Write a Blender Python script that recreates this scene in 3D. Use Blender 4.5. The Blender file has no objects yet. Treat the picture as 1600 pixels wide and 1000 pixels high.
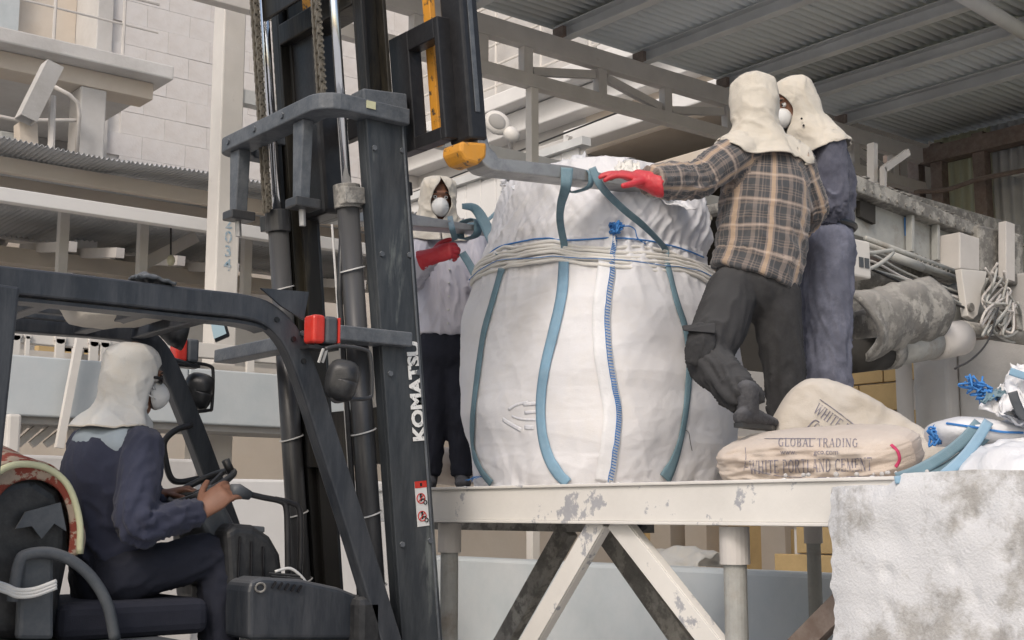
import bpy, math, random
import numpy as np
from mathutils import Vector, Matrix, noise
from mathutils.bvhtree import BVHTree
random.seed(7); np.random.seed(7)
S = bpy.context.scene
C = S.collection
# ------------------------------------------------------------------ camera, sky, sun, exposure
CAM = Vector((0, 0, 1.45)); FPX = 2000.0; PITCH = math.radians(8.5); YAW = math.radians(51)
Hd = Vector((math.cos(YAW), math.sin(YAW), 0)); Rt = Vector((math.sin(YAW), -math.cos(YAW), 0)); Zv = Vector((0, 0, 1))
FW = Hd*math.cos(PITCH) + Zv*math.sin(PITCH); UPV = -Hd*math.sin(PITCH) + Zv*math.cos(PITCH)
cd = bpy.data.cameras.new('camera'); cam = bpy.data.objects.new('camera', cd); C.objects.link(cam)
m3 = Matrix((Rt, UPV, -FW)).transposed()
cam.matrix_world = Matrix.Translation(CAM) @ m3.to_4x4()
cd.sensor_width = 36; cd.lens = 36*FPX/1600; cd.clip_start = .05; cd.clip_end = 1500
S.camera = cam
SUN_EL = math.radians(42); SUN_AZ = math.radians(212)     # direction the light comes from, measured from +X
w = bpy.data.worlds.new('World'); S.world = w; w.use_nodes = True
nt = w.node_tree; nt.nodes.clear()
sky = nt.nodes.new('ShaderNodeTexSky'); sky.sky_type = 'NISHITA'; sky.sun_disc = False
sky.sun_elevation = SUN_EL; sky.sun_rotation = math.pi/2 - SUN_AZ; sky.dust_density = 4; sky.air_density = 1.2; sky.ozone_density = .6
bg = nt.nodes.new('ShaderNodeBackground'); bg.inputs[1].default_value = .15
wo = nt.nodes.new('ShaderNodeOutputWorld')
nt.links.new(sky.outputs[0], bg.inputs[0]); nt.links.new(bg.outputs[0], wo.inputs[0])
sd = bpy.data.lights.new('sun', 'SUN'); sd.energy = 1.05; sd.angle = math.radians(13); sd.color = (1, .97, .95)
so = bpy.data.objects.new('sun', sd); C.objects.link(so)
sdir = Vector((math.cos(SUN_AZ)*math.cos(SUN_EL), math.sin(SUN_AZ)*math.cos(SUN_EL), math.sin(SUN_EL)))
so.rotation_euler = sdir.to_track_quat('Z', 'Y').to_euler()
S.view_settings.view_transform = 'Standard'; S.view_settings.look = 'None'; S.view_settings.exposure = 0.13; S.view_settings.gamma = 1
S.view_settings.use_curve_mapping = False
S.render.engine = 'CYCLES'
S.cycles.max_bounces = 7; S.cycles.diffuse_bounces = 4; S.cycles.use_denoising = True

# ------------------------------------------------------------------ measuring helpers (photo pixels 1600x1000 -> metres)
def ray(px, py): return FW*FPX + Rt*(px-800) + UPV*(500-py)
def PX(px, py, X): d = ray(px, py); return CAM + d*(X/d.x)
def PY(px, py, Y): d = ray(px, py); return CAM + d*(Y/d.y)
def PD(px, py, D): d = ray(px, py); return CAM + d*(D/d.dot(Hd))
def PZ(px, py, Z): d = ray(px, py); return CAM + d*((Z-CAM.z)/d.z)
def proj(p):
    v = Vector(p)-CAM; z = v.dot(FW)
    return 800+FPX*v.dot(Rt)/z, 500-FPX*v.dot(UPV)/z

# ------------------------------------------------------------------ materials
def mat(name, col, var=.12, sc=3.0, rough=.7, metal=0, bump=.15, bsc=None, patch=None, pamt=.5, psc=2.0, pedge=.08,
        dust=0, dcol=(.55, .53, .5), spec=.4, trans=0, sheen=0, fine=None, streak=False, coord='Object', alpha=None):
    m = bpy.data.materials.new(name); m.use_nodes = True; n = m.node_tree; N = n.nodes; L = n.links
    b = N['Principled BSDF']
    tc = N.new('ShaderNodeTexCoord'); src = tc.outputs[coord]
    if streak:
        mp = N.new('ShaderNodeMapping'); mp.inputs['Scale'].default_value = (1, 1, .18); L.new(src, mp.inputs[0]); src = mp.outputs[0]
    def nz(scale, det=6, r=.6):
        t = N.new('ShaderNodeTexNoise'); t.inputs['Scale'].default_value = scale; t.inputs['Detail'].default_value = det
        t.inputs['Roughness'].default_value = r; L.new(src, t.inputs['Vector']); return t.outputs['Fac']
    def ramp(fac, p0, p1, c0=(0, 0, 0, 1), c1=(1, 1, 1, 1)):
        r = N.new('ShaderNodeValToRGB'); r.color_ramp.elements[0].position = p0; r.color_ramp.elements[1].position = p1
        r.color_ramp.elements[0].color = c0; r.color_ramp.elements[1].color = c1; L.new(fac, r.inputs[0]); return r.outputs[0]
    def mix(fac, a, c):
        x = N.new('ShaderNodeMix'); x.data_type = 'RGBA'
        if isinstance(fac, float): x.inputs[0].default_value = fac
        else: L.new(fac, x.inputs[0])
        for i, v in ((6, a), (7, c)):
            if isinstance(v, tuple): x.inputs[i].default_value = (*v[:3], 1)
            else: L.new(v, x.inputs[i])
        return x.outputs[2]
    lo = tuple(max(0, c*(1-var)) for c in col); hi = tuple(min(1, c*(1+var)) for c in col)
    base = ramp(nz(sc), .3, .7, (*lo, 1), (*hi, 1))
    if patch:
        f = ramp(nz(psc, 9, .68), 1-pamt-pedge, 1-pamt+pedge)
        base = mix(f, base, patch)
    if dust:
        g = N.new('ShaderNodeNewGeometry'); s = N.new('ShaderNodeSeparateXYZ'); L.new(g.outputs['Normal'], s.inputs[0])
        up = ramp(s.outputs[2], .2, .95)
        a = N.new('ShaderNodeMath'); a.operation = 'MULTIPLY'; L.new(up, a.inputs[0]); a.inputs[1].default_value = min(1, dust*1.2)
        f2 = ramp(nz(sc*3.1, 10, .75), .42, .8)
        b2 = N.new('ShaderNodeMath'); b2.operation = 'MULTIPLY'; L.new(f2, b2.inputs[0]); b2.inputs[1].default_value = dust*.7
        a3 = N.new('ShaderNodeMath'); a3.operation = 'MAXIMUM'; L.new(a.outputs[0], a3.inputs[0]); L.new(b2.outputs[0], a3.inputs[1])
        base = mix(a3.outputs[0], base, dcol)
    if isinstance(base, tuple): b.inputs['Base Color'].default_value = (*base, 1)
    else: L.new(base, b.inputs['Base Color'])
    b.inputs['Roughness'].default_value = rough; b.inputs['Metallic'].default_value = metal
    b.inputs['Specular IOR Level'].default_value = spec
    if sheen: b.inputs['Sheen Weight'].default_value = sheen*.3
    if trans:
        b.inputs['Subsurface Weight'].default_value = trans; b.inputs['Subsurface Radius'].default_value = (.03, .03, .03)
    if bump:
        h = nz(bsc or sc*6, 8, .65)
        if fine:
            h2 = nz(fine, 3); ad = N.new('ShaderNodeMath'); ad.operation = 'ADD'; L.new(h, ad.inputs[0]); L.new(h2, ad.inputs[1]); h = ad.outputs[0]
        bp = N.new('ShaderNodeBump'); bp.inputs['Strength'].default_value = bump; bp.inputs['Distance'].default_value = .02
        L.new(h, bp.inputs['Height']); L.new(bp.outputs[0], b.inputs['Normal'])
    return m
M = {}
M['conc'] = mat('pale_concrete', (.48, .465, .45), .12, 1.2, .9, bump=.35, bsc=9, patch=(.58, .575, .57), pamt=.42, psc=.8, pedge=.2)
M['conc_b'] = mat('beige_concrete', (.53, .46, .385), .1, 1.0, .9, bump=.2, bsc=8, patch=(.6, .56, .51), pamt=.4, psc=.7, pedge=.25)
M['conc_g'] = mat('grey_render_and_shade', (.33, .32, .305), .15, 1.0, .9, bump=.2, bsc=8)  # same grey also paints the shade under the tower slab
M['conc_w'] = mat('white_render', (.66, .655, .65), .06, 1.2, .85, bump=.12, bsc=9)
M['block'] = mat('whitewashed_block', (.57, .54, .525), .1, 2.2, .95, bump=.4, bsc=9, patch=(.62, .62, .63), pamt=.47, psc=.9, pedge=.15)
M['mortar'] = mat('mortar', (.63, .61, .595), .1, 3, .95)
M['bigblock'] = mat('cast_concrete', (.36, .35, .335), .2, 14, .92, bump=.3, bsc=22, patch=(.6, .605, .62), pamt=.52, psc=3.4, pedge=.05, fine=120)
M['pale_blue'] = mat('pale_blue_paint', (.43, .47, .49), .08, 1.6, .75, bump=.12, patch=(.52, .54, .55), pamt=.4, psc=2.0, pedge=.2)
M['tan'] = mat('tan_block', (.5, .36, .18), .12, 3, .9, bump=.3, bsc=18)
M['ground'] = mat('dusty_ground', (.5, .495, .485), .15, .7, .95, bump=.3, bsc=6)
M['steel_w'] = mat('white_painted_steel', (.6, .575, .54), .07, 2.5, .55, bump=.08, patch=(.4, .37, .34), pamt=.27, psc=4, pedge=.1)
M['steel_wd'] = mat('dusty_white_steel', (.52, .495, .47), .1, 3, .6, bump=.1, patch=(.3, .26, .22), pamt=.28, psc=6, pedge=.08)
M['beam'] = mat('chipped_white_beam', (.67, .65, .615), .08, 3, .5, bump=.12, patch=(.34, .345, .37), pamt=.4, psc=6, pedge=.015, dust=.35, dcol=(.7, .69, .67))
M['rust'] = mat('rusty_steel', (.17, .12, .09), .3, 8, .8, bump=.3)
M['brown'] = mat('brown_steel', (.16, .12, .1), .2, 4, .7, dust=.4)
M['zinc'] = mat('zinc_sheet', (.42, .43, .44), .14, 1.3, .5, metal=.35, bump=.05, patch=(.3, .28, .26), pamt=.3, psc=1.7, pedge=.12)
M['roof'] = mat('roof_sheet', (.62, .65, .655), .1, .9, .6, metal=.1, bump=.06, patch=(.65, .68, .69), pamt=.35, psc=1.5, pedge=.2)
M['purlin'] = mat('purlin_steel', (.56, .57, .57), .12, 2, .6)
M['wallsheet'] = mat('greenish_wall_sheet', (.5, .5, .42), .14, 1.5, .6, bump=.06, patch=(.36, .3, .23), pamt=.36, psc=1.2, pedge=.12)
M['fork'] = mat('forklift_paint', (.018, .022, .029), .3, 4, .42, bump=.12, bsc=40, dust=.38, dcol=(.2, .205, .215), streak=True, spec=.5, patch=(.09, .1, .11), pamt=.3, psc=8, pedge=.06)
M['fork2'] = mat('mast_paint', (.028, .033, .039), .35, 5, .42, bump=.1, bsc=40, dust=.42, dcol=(.19, .2, .2), streak=True, patch=(.15, .165, .16), pamt=.36, psc=7, pedge=.06)
M['fork3'] = mat('greasy_mast_steel', (.02, .019, .018), .35, 6, .35, metal=.3, bump=.15, patch=(.075, .065, .045), pamt=.4, psc=5, pedge=.1, streak=True)
M['bracket'] = mat('dusty_bracket', (.075, .085, .098), .15, 5, .5, bump=.25, bsc=30, dust=.5, dcol=(.3, .31, .32))
M['tube'] = mat('cylinder_paint', (.035, .036, .039), .2, 5, .32, bump=.06, dust=.3, dcol=(.2, .2, .2), streak=True)
M['chain'] = mat('greasy_chain', (.15, .135, .11), .4, 30, .5, metal=.3, bump=.3)
M['chrome'] = mat('chrome_rod', (.75, .77, .8), .04, 3, .16, metal=1, bump=0)
M['forksteel'] = mat('worn_fork_steel', (.4, .395, .385), .2, 5, .42, metal=.6, bump=.08, patch=(.13, .13, .14), pamt=.4, psc=5, pedge=.12, dust=.25)
M['black'] = mat('black_plastic', (.016, .017, .019), .2, 8, .4, bump=.08, dust=.22, dcol=(.2, .2, .2))
M['blackm'] = mat('black_frame_paint', (.016, .016, .018), .2, 6, .35, bump=.1, dust=.1, dcol=(.2, .2, .2))
M['greypl'] = mat('grey_plastic', (.06, .068, .078), .12, 6, .5, bump=.1, dust=.35, dcol=(.22, .22, .22))
M['orange'] = mat('chipped_orange_paint', (.6, .27, .03), .12, 5, .45, bump=.15, patch=(.06, .045, .035), pamt=.42, psc=22, pedge=.03, dust=.25, dcol=(.4, .3, .2))
M['mirror'] = mat('mirror_glass', (.8, .85, .88), .02, 1, .06, metal=1, bump=0)
M['red'] = mat('red_lens', (.5, .03, .02), .1, 6, .25, bump=.05, dust=.25, dcol=(.45, .2, .18))
M['wire'] = mat('white_tie', (.55, .55, .54), .1, 5, .5, bump=0)
M['white'] = mat('white_print', (.72, .72, .7), .1, 30, .6, bump=0, patch=(.1, .11, .12), pamt=.4, psc=70, pedge=.05)
M['bag'] = mat('woven_white_bag', (.7, .7, .725), .04, 3, .6, bump=.26, bsc=30, fine=330, trans=.1, spec=.3, patch=(.68, .65, .61), pamt=.3, psc=3, pedge=.2, dust=.15, dcol=(.68, .63, .57))
M['film'] = mat('creased_white_liner', (.69, .695, .715), .05, 3, .4, bump=.35, bsc=22, trans=.2, spec=.45)
M['bagband'] = mat('dusty_white_tie', (.7, .68, .64), .06, 6, .75, bump=.2, fine=300)
M['strap'] = mat('blue_webbing', (.12, .205, .25), .14, 8, .75, bump=.15, fine=300, dust=.35, dcol=(.34, .4, .43))
M['straplt'] = mat('sunlit_light_blue_webbing', (.2, .34, .46), .12, 8, .75, bump=.15, fine=300, dust=.35, dcol=(.42, .49, .54))  # lighter copy of the webbing; sunlight on the middle strap is painted in
M['cord'] = mat('blue_cord', (.05, .2, .5), .2, 20, .7, bump=.1)
M['sack'] = mat('dusty_cement_sack', (.53, .44, .37), .07, 4, .8, bump=.25, bsc=20, fine=200, patch=(.56, .51, .46), pamt=.45, psc=4, pedge=.2, dust=.3, dcol=(.6, .55, .5))
M['sackb'] = mat('grey_cement_sack', (.48, .43, .365), .08, 4, .8, bump=.25, bsc=20, fine=200, patch=(.53, .5, .46), pamt=.45, psc=4, pedge=.2, dust=.3, dcol=(.57, .53, .48))
M['ink'] = mat('faded_ink', (.2, .19, .23), .3, 40, .8, bump=0, patch=(.5, .44, .38), pamt=.38, psc=45, pedge=.1)
M['inkred'] = mat('red_ink', (.5, .05, .13), .2, 20, .8, bump=0)
M['cotton'] = mat('cream_cotton', (.57, .53, .46), .06, 6, .95, bump=.3, bsc=35, fine=300, sheen=.2, patch=(.58, .52, .43), pamt=.35, psc=7, pedge=.2)
M['cottonw'] = mat('white_cotton', (.58, .58, .565), .06, 6, .95, bump=.3, bsc=35, fine=300, sheen=.2, patch=(.62, .57, .49), pamt=.35, psc=6, pedge=.2)
M['maskc'] = mat('dust_mask', (.6, .6, .59), .04, 10, .9, bump=.15)
M['navy'] = mat('navy_cloth', (.024, .028, .052), .22, 4, .9, bump=.3, bsc=28, fine=320, sheen=.3, dust=.12, dcol=(.13, .135, .18))
M['navyl'] = mat('dusty_slate_cloth', (.07, .073, .1), .15, 4, .92, bump=.3, bsc=28, fine=320, sheen=.3, dust=.5, dcol=(.25, .26, .32))
M['navyd'] = mat('dark_navy_trousers', (.012, .014, .024), .2, 4, .9, bump=.3, bsc=28, fine=320, dust=.1, dcol=(.1, .1, .13))
M['bluegrey'] = mat('dusty_blue_trousers', (.1, .106, .14), .14, 4, .92, bump=.3, bsc=24, fine=320, dust=.45, dcol=(.27, .28, .36), patch=(.2, .21, .27), pamt=.42, psc=5, pedge=.1)
M['char'] = mat('charcoal_cloth', (.028, .028, .03), .25, 5, .92, bump=.35, bsc=24, fine=320, dust=.3, dcol=(.12, .12, .12))
M['patchc'] = mat('blue_grey_yoke', (.3, .35, .39), .08, 6, .9, bump=.2)
M['shirtw'] = mat('lilac_white_shirt', (.53, .52, .58), .07, 5, .9, bump=.3, bsc=24, fine=320, dust=.2)
M['glove'] = mat('red_rubber_glove', (.5, .028, .04), .12, 8, .42, bump=.2, bsc=30, dust=.22, dcol=(.6, .28, .28))
M['skin'] = mat('skin', (.2, .098, .062), .1, 12, .5, bump=.12, bsc=60, trans=.1)
M['dark'] = mat('dark_glossy', (.01, .01, .012), .1, 5, .2, bump=0)
M['hair'] = mat('black_hair', (.012, .01, .009), .2, 40, .7)
M['boot'] = mat('dusty_boot', (.045, .045, .05), .3, 9, .7, bump=.5, dust=.4, dcol=(.2, .2, .21))
M['camo'] = mat('camouflage_cover', (.34, .27, .21), .25, 9, .9, bump=.3, patch=(.2, .045, .03), pamt=.5, psc=9, pedge=.015)
M['piping'] = mat('yellowed_piping', (.5, .5, .33), .1, 8, .8)
M['dusty'] = mat('dust_caked_steel', (.3, .29, .265), .3, 6, .9, bump=.9, bsc=14, patch=(.15, .145, .135), pamt=.52, psc=9, pedge=.04, dust=.55, dcol=(.4, .385, .36))
M['machine'] = mat('dusty_machine_paint', (.33, .335, .32), .12, 3, .75, bump=.3, patch=(.24, .22, .19), pamt=.4, psc=4, pedge=.08, dust=.5, dcol=(.5, .49, .46))
def add_translucent(m, f, col):
    N, L = m.node_tree.nodes, m.node_tree.links; o = N['Material Output']; t = N.new('ShaderNodeBsdfTranslucent'); t.inputs[0].default_value = (*col, 1); x = N.new('ShaderNodeMixShader')
    x.inputs[0].default_value = f; L.new(N['Principled BSDF'].outputs[0], x.inputs[1]); L.new(t.outputs[0], x.inputs[2]); L.new(x.outputs[0], o.inputs[0])
add_translucent(M['wallsheet'], .65, (.9, .9, .74))
M['voidc'] = mat('dark_interior', (.03, .028, .025), .2, 2, .9)  # near-black in place of the darkness inside openings
M['bulb'] = mat('cream_bulb', (.6, .58, .42), .05, 4, .3)

# ------------------------------------------------------------------ mesh builder
class MB:
    def __init__(s): s.v = []; s.f = []
    def add(s, vs, fs):
        k = len(s.v); s.v += [Vector(p) for p in vs]; s.f += [tuple(i+k for i in f) for f in fs]; return s
    def obox(s, c, ax, ay, az):            # centre and three half vectors
        c = Vector(c); ax, ay, az = Vector(ax), Vector(ay), Vector(az)
        if ax.cross(ay).dot(az) < 0: az = -az
        vs = [c+ax*i+ay*j+az*k for k in (-1, 1) for j in (-1, 1) for i in (-1, 1)]
        return s.add(vs, [(0, 2, 3, 1), (4, 5, 7, 6), (0, 1, 5, 4), (2, 6, 7, 3), (0, 4, 6, 2), (1, 3, 7, 5)])
    def box(s, x0, x1, y0, y1, z0, z1):
        return s.obox(((x0+x1)/2, (y0+y1)/2, (z0+z1)/2), (abs(x1-x0)/2, 0, 0), (0, abs(y1-y0)/2, 0), (0, 0, abs(z1-z0)/2))
    def bar(s, p, q, w, h, side=(0, 0, 1)):  # w along 'side' direction, h across
        p, q = Vector(p), Vector(q); d = (q-p); t = d.normalized(); a = Vector(side); a = (a-t*a.dot(t)).normalized(); b = t.cross(a)
        return s.obox((p+q)/2, d/2, a*w/2, b*h/2)
    def tube(s, pts, r, n=10, caps=True):
        pts = [Vector(p) for p in pts]; m = len(pts); rs = r if hasattr(r, '__len__') else [r]*m
        t0 = (pts[1]-pts[0]).normalized(); a = t0.orthogonal().normalized(); rings = []
        for i, p in enumerate(pts):
            t = (pts[min(i+1, m-1)]-pts[max(i-1, 0)]).normalized()
            a = (a-t*a.dot(t)).normalized(); b = t.cross(a)
            rings.append([p+(a*math.cos(2*math.pi*k/n)+b*math.sin(2*math.pi*k/n))*rs[i] for k in range(n)])
        fs = [(i*n+k, i*n+(k+1) % n, (i+1)*n+(k+1) % n, (i+1)*n+k) for i in range(m-1) for k in range(n)]
        if caps: fs += [tuple(range(n-1, -1, -1)), tuple((m-1)*n+k for k in range(n))]
        return s.add([q for rg in rings for q in rg], fs)
    def prism(s, poly, ext):               # closed polygon (3-D points) pushed along ext
        n = len(poly); poly = [Vector(p) for p in poly]; e = Vector(ext)
        nn = sum(((poly[i]-poly[0]).cross(poly[(i+1) % n]-poly[0]) for i in range(n)), Vector())
        if nn.dot(e) > 0: poly = poly[::-1]
        return s.add(poly+[p+e for p in poly], [tuple(range(n)), tuple(range(2*n-1, n-1, -1))] +
                     [(i, i+n, (i+1) % n+n, (i+1) % n) for i in range(n)])
    def sphere(s, c, r, n=14, m=9, ax=None):
        c = Vector(c); r = Vector(r) if hasattr(r, '__len__') else Vector((r, r, r))
        A = ax or (Vector((1, 0, 0)), Vector((0, 1, 0)), Vector((0, 0, 1)))
        vs = []
        for j in range(1, m):
            ph = math.pi*j/m
            for k in range(n):
                th = 2*math.pi*k/n
                vs.append(c+A[0]*r.x*math.sin(ph)*math.cos(th)+A[1]*r.y*math.sin(ph)*math.sin(th)+A[2]*r.z*math.cos(ph))
        fs = [(j*n+k, (j+1)*n+k, (j+1)*n+(k+1) % n, j*n+(k+1) % n) for j in range(m-2) for k in range(n)]
        t = len(vs); vs += [c+A[2]*r.z, c-A[2]*r.z]
        fs += [(t, k, (k+1) % n) for k in range(n)] + [(t+1, (m-2)*n+(k+1) % n, (m-2)*n+k) for k in range(n)]
        return s.add(vs, fs)
    def sheet(s, fn, nu, nv):              # grid surface
        return s.add([fn(i/nu, j/nv) for j in range(nv+1) for i in range(nu+1)],
                     [(j*(nu+1)+i, j*(nu+1)+i+1, (j+1)*(nu+1)+i+1, (j+1)*(nu+1)+i) for j in range(nv) for i in range(nu)])
    def build(s, name, m, parent=None, bevel=0, smooth=False, solid=0, sub=0, label=None, cat=None, group=None, kind=None, seg=2, origin=None):
        if parent is not None: o0 = Vector(parent['_o'])
        elif origin is not None: o0 = Vector(origin)
        else:
            xs = [v.x for v in s.v]; ys = [v.y for v in s.v]; zs = [v.z for v in s.v]
            o0 = Vector(((min(xs)+max(xs))/2, (min(ys)+max(ys))/2, min(zs)))
        me = bpy.data.meshes.new(name); me.from_pydata([v-o0 for v in s.v], [], s.f); me.validate(); me.update()
        o = bpy.data.objects.new(name, me); C.objects.link(o)
        if isinstance(m, str): m = M[m]
        me.materials.append(m)
        if smooth: me.polygons.foreach_set('use_smooth', [True]*len(me.polygons))
        if parent is not None: o.parent = parent
        else: o.location = o0
        o['_o'] = tuple(o0)
        if solid:
            md = o.modifiers.new('s', 'SOLIDIFY'); md.thickness = solid; md.offset = 0
        if bevel:
            md = o.modifiers.new('b', 'BEVEL'); md.width = bevel; md.segments = seg; md.limit_method = 'ANGLE'; md.angle_limit = .7
        if sub:
            md = o.modifiers.new('d', 'SUBSURF'); md.levels = sub; md.render_levels = sub
        tag(o, label, cat, group, kind); return o
def tag(o, label=None, cat=None, group=None, kind=None):
    if label: o['label'] = label
    if cat: o['category'] = cat
    if group: o['group'] = group
    if kind: o['kind'] = kind
    return o
def thing(name, loc, label, cat, group=None, kind=None):
    o = bpy.data.objects.new(name, None); C.objects.link(o); o.location = loc; o['_o'] = tuple(loc); o.empty_display_size = .1
    return tag(o, label, cat, group, kind)
def copy_tree(o, off, label=None):
    c = o.copy(); C.objects.link(c); c.location = Vector(o.location)+Vector(off)
    if label: c['label'] = label
    for ch in list(o.children):
        d = ch.copy(); C.objects.link(d); d.parent = c
        for g in list(ch.children):
            e = g.copy(); C.objects.link(e); e.parent = d
    return c
def struct(mb, name, m, **k): return mb.build(name, m, kind='structure', **k)
def cr(pts, n):                            # catmull-rom through points
    P = [np.array(p, float) for p in pts]; P = [2*P[0]-P[1]]+P+[2*P[-1]-P[-2]]; out = []
    for i in range(1, len(P)-2):
        for k in range(n):
            t = k/n; a, b, c, d = P[i-1:i+3]
            out.append(.5*((2*b)+(-a+c)*t+(2*a-5*b+4*c-d)*t*t+(-a+3*b-3*c+d)*t**3))
    out.append(P[-2]); return out
def lerp(a, b, t): return a+(b-a)*t
def ip(tbl, x):
    xs = [t[0] for t in tbl]; return float(np.interp(x, xs, [t[1] for t in tbl]))
# ================================================================== SETTING
g = MB().box(-300, 300, -300, 300, -.2, 0); struct(g, 'ground', 'ground')
# ---- concrete tower with balcony slab (left background)
tw = thing('concrete_tower', (14, 27, 0), 'tall whitewashed block tower with a cantilevered slab, behind the left column', 'building')
x0 = PY(157, 100, 26).x
MB().box(x0+.02, 20.5, 26.05, 30, 0, 22).build('wall_core', 'mortar', tw)
# blockwork courses: real blocks with recessed joints where they can be told apart
cnt = 0; bw, bh = 1.0, .5; rows = 22
src = None
for r in range(rows):
    off = (r % 2)*.5
    for k in range(11):
        xa = x0+off+k*bw
        if xa+bw > 20.5 or cnt > 280: continue
        if src is None:
            t_ = MB().box(-bw/2+.002, bw/2-.002, -.03, .03, .002, bh-.002)
            t_.v = [v+Vector(tw['_o']) for v in t_.v]
            src = t_.build('block', 'block', tw, bevel=.004, seg=1); o = src
        else:
            o = src.copy(); C.objects.link(o); o.parent = tw
        o.location = Vector((xa+bw/2, 26.03-random.random()*.012, 3.0+r*bh))-Vector(tw['_o']); cnt += 1
MB().box(x0-.15, x0+.2, 25.9, 27.2, 0, 22).build('corner_pier', 'conc', tw, bevel=.02)
MB().box(-6, x0-.15, 27.2, 30, 0, 22).build('rear_wall', 'conc_b', tw)
p = PY(0, 60, 21.6); q = PY(268, 118, 21.6)
zt = PY(150, 75, 21.6).z; zb = PY(150, 98, 21.6).z; zbb = PY(160, 131, 22.0).z
xe = PY(272, 118, 21.6).x; xe2 = PY(240, 140, 22).x
MB().box(-4, xe, 21.6, 27.1, zb, zt).build('balcony_slab', 'conc', tw, bevel=.03)
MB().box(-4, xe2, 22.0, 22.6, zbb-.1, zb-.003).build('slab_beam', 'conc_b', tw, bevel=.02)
a = PY(124, 180, 22.05).x; b = PY(165, 180, 22.05).x
MB().box(a, b, 22.03, 22.6, 0, zbb-.1).build('column', 'conc', tw, bevel=.03)
MB().box(-4, x0, 26.8, 27.15, 0, zb-.01).build('shade_toned_wall', 'conc_g', tw)  # darker than the rear wall: shade under the slab put into the colour
rl = MB()
for (yy, rr) in ((0, .03), (-.55, .02), (.55, .025)): rl.tube([(-4, 21.7, zt+1.15+yy), (xe-.3, 21.7, zt+1.15+yy)], rr, 6)
rl.build('guard_rail', 'steel_wd', tw)
for i in range(7):
    MB().tube([(1.0+i*1.25, 21.7, zt-.05), (1.0+i*1.25, 21.7, zt+1.7)], .03, 6).build('rail_post', 'steel_wd', tw)
MB().box(-4, PY(30, 20, 26.9).x, 26.9, 27.15, PY(20, 46, 26.9).z, 22).build('sheet_panel', 'pale_blue', tw)
# chute and pipes in the recess under the slab
ch = thing('ore_chute', PY(60, 240, 21.3), 'hollow square chute tilting up to the left balcony slab, open end facing out', 'chute')
p0, p1 = PY(40, 188, 21.0), PY(82, 103, 20.6)
t = (p1-p0).normalized(); sx = Vector((0, 1, 0)); sz = t.cross(sx).normalized()
for s_ in (-1, 1):
    MB().obox((p0+p1)/2+sz*s_*.13, (p1-p0)/2, Vector((0, .16, 0)), sz*.012).build('side_plate', 'conc', ch)
    MB().obox((p0+p1)/2+sx*s_*.155, (p1-p0)/2, sz*.14, Vector((0, .012, 0))).build('side_plate', 'conc', ch)
b2 = MB().bar(PY(40, 195, 21.3), PY(42, 255, 21.3), .3, .3).build('leg', 'conc_b', ch)
MB().tube([PY(82, 150, 21), PY(80, 235, 21)], .06, 7).build('leg', 'steel_wd', ch)
pp = thing('pipework', PY(105, 250, 21.5), 'thin yellowish pipe loop beside the pale balcony column', 'pipe')
MB().tube([PY(84, 135, 21.7), PY(108, 148, 21.7), PY(121, 160, 21.7), PY(124, 180, 21.8), PY(120, 240, 21.8)], .04, 7, ).build('pipe', 'steel_wd', pp, smooth=True)
MB().tube([PY(0, 182, 21.9), PY(28, 188, 21.9), PY(120, 188, 21.9)], .035, 7).build('pipe', 'steel_wd', pp)
MB().box(PY(0, 215, 22).x, PY(30, 215, 22).x, 22, 22.8, PY(10, 232, 22).z-1, PY(10, 205, 22).z).build('control_cabinet', 'machine', label='pale box behind the canopy edge at far left', cat='cabinet', bevel=.02)

# ---- corrugated canopies on the left
def corr(mb, xa, xb, ya, yb, z0, z1, pitch=.09, amp=.022, axis='x', wob=0, per=6):
    """ribs run across the 'axis' direction; z0 at ya, z1 at yb"""
    n = int((xb-xa)/pitch*per) if axis == 'x' else int((yb-ya)/pitch*per)
    def fn(u, v):
        if axis == 'x': x = lerp(xa, xb, u); y = lerp(ya, yb, v); ph = x
        else: x = lerp(xa, xb, v); y = lerp(ya, yb, u); ph = y
        z = lerp(z0, z1, (y-ya)/(yb-ya)) + amp*math.sin(2*math.pi*ph/pitch)
        if wob: z += wob*noise.noise((x*.8, y*.8, 3.3))
        return (x, y, z)
    return mb.sheet(fn, n, 8 if wob else 1)
cz = PY(100, 245, 11.2).z
can = thing('corrugated_canopy', (6, 12.5, 0), 'long rusty-edged corrugated canopy seen from below, behind the tall left column', 'canopy')
for i in range(8):
    xa = 1.0+i*1.15
    mb = MB(); corr(mb, xa, xa+1.19, 11.15+.03*(i % 2), 13.9, cz+.06+.012*(i % 2), cz+.10, .047, .014, 'x', .05, per=5)
    mb.build('roof_sheet', 'zinc', can, smooth=True, solid=.004)
for (yy, hh) in ((11.6, .1), (12.3, .09)):
    MB().box(.5, 10.6, yy, yy+.09, cz-.12-hh+.1, cz+.02).build('purlin', 'conc_b', can, bevel=.006)
zt_ = PY(160, 316, 13.0).z; zb_ = PY(160, 337, 13.0).z
MB().box(.5, 11.5, 10.9, 11.0, PY(160, 337, 10.9).z, PY(160, 316, 10.9).z).build('edge_beam', 'conc_w', can, bevel=.008)
for xx in (3.0, 8.4): MB().box(xx, xx+.1, 12.0, 13.0, zb_+.02, zt_-.04).build('outrigger', 'steel_wd', can)
for px_ in (95, 220, 383):
    x_ = PY(px_, 400, 13.1).x
    MB().box(x_-.05, x_+.05, 13.02, 13.12, 0, zb_).build('post', 'steel_w', can, bevel=.006)
MB().bar(PY(220, 415, 13.3), PY(305, 370, 13.3), .13, .08).build('knee_brace', 'steel_wd', can)
MB().bar(PY(383, 345, 13.3), PY(440, 372, 13.3), .1, .08).build('knee_brace', 'steel_wd', can)
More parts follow.
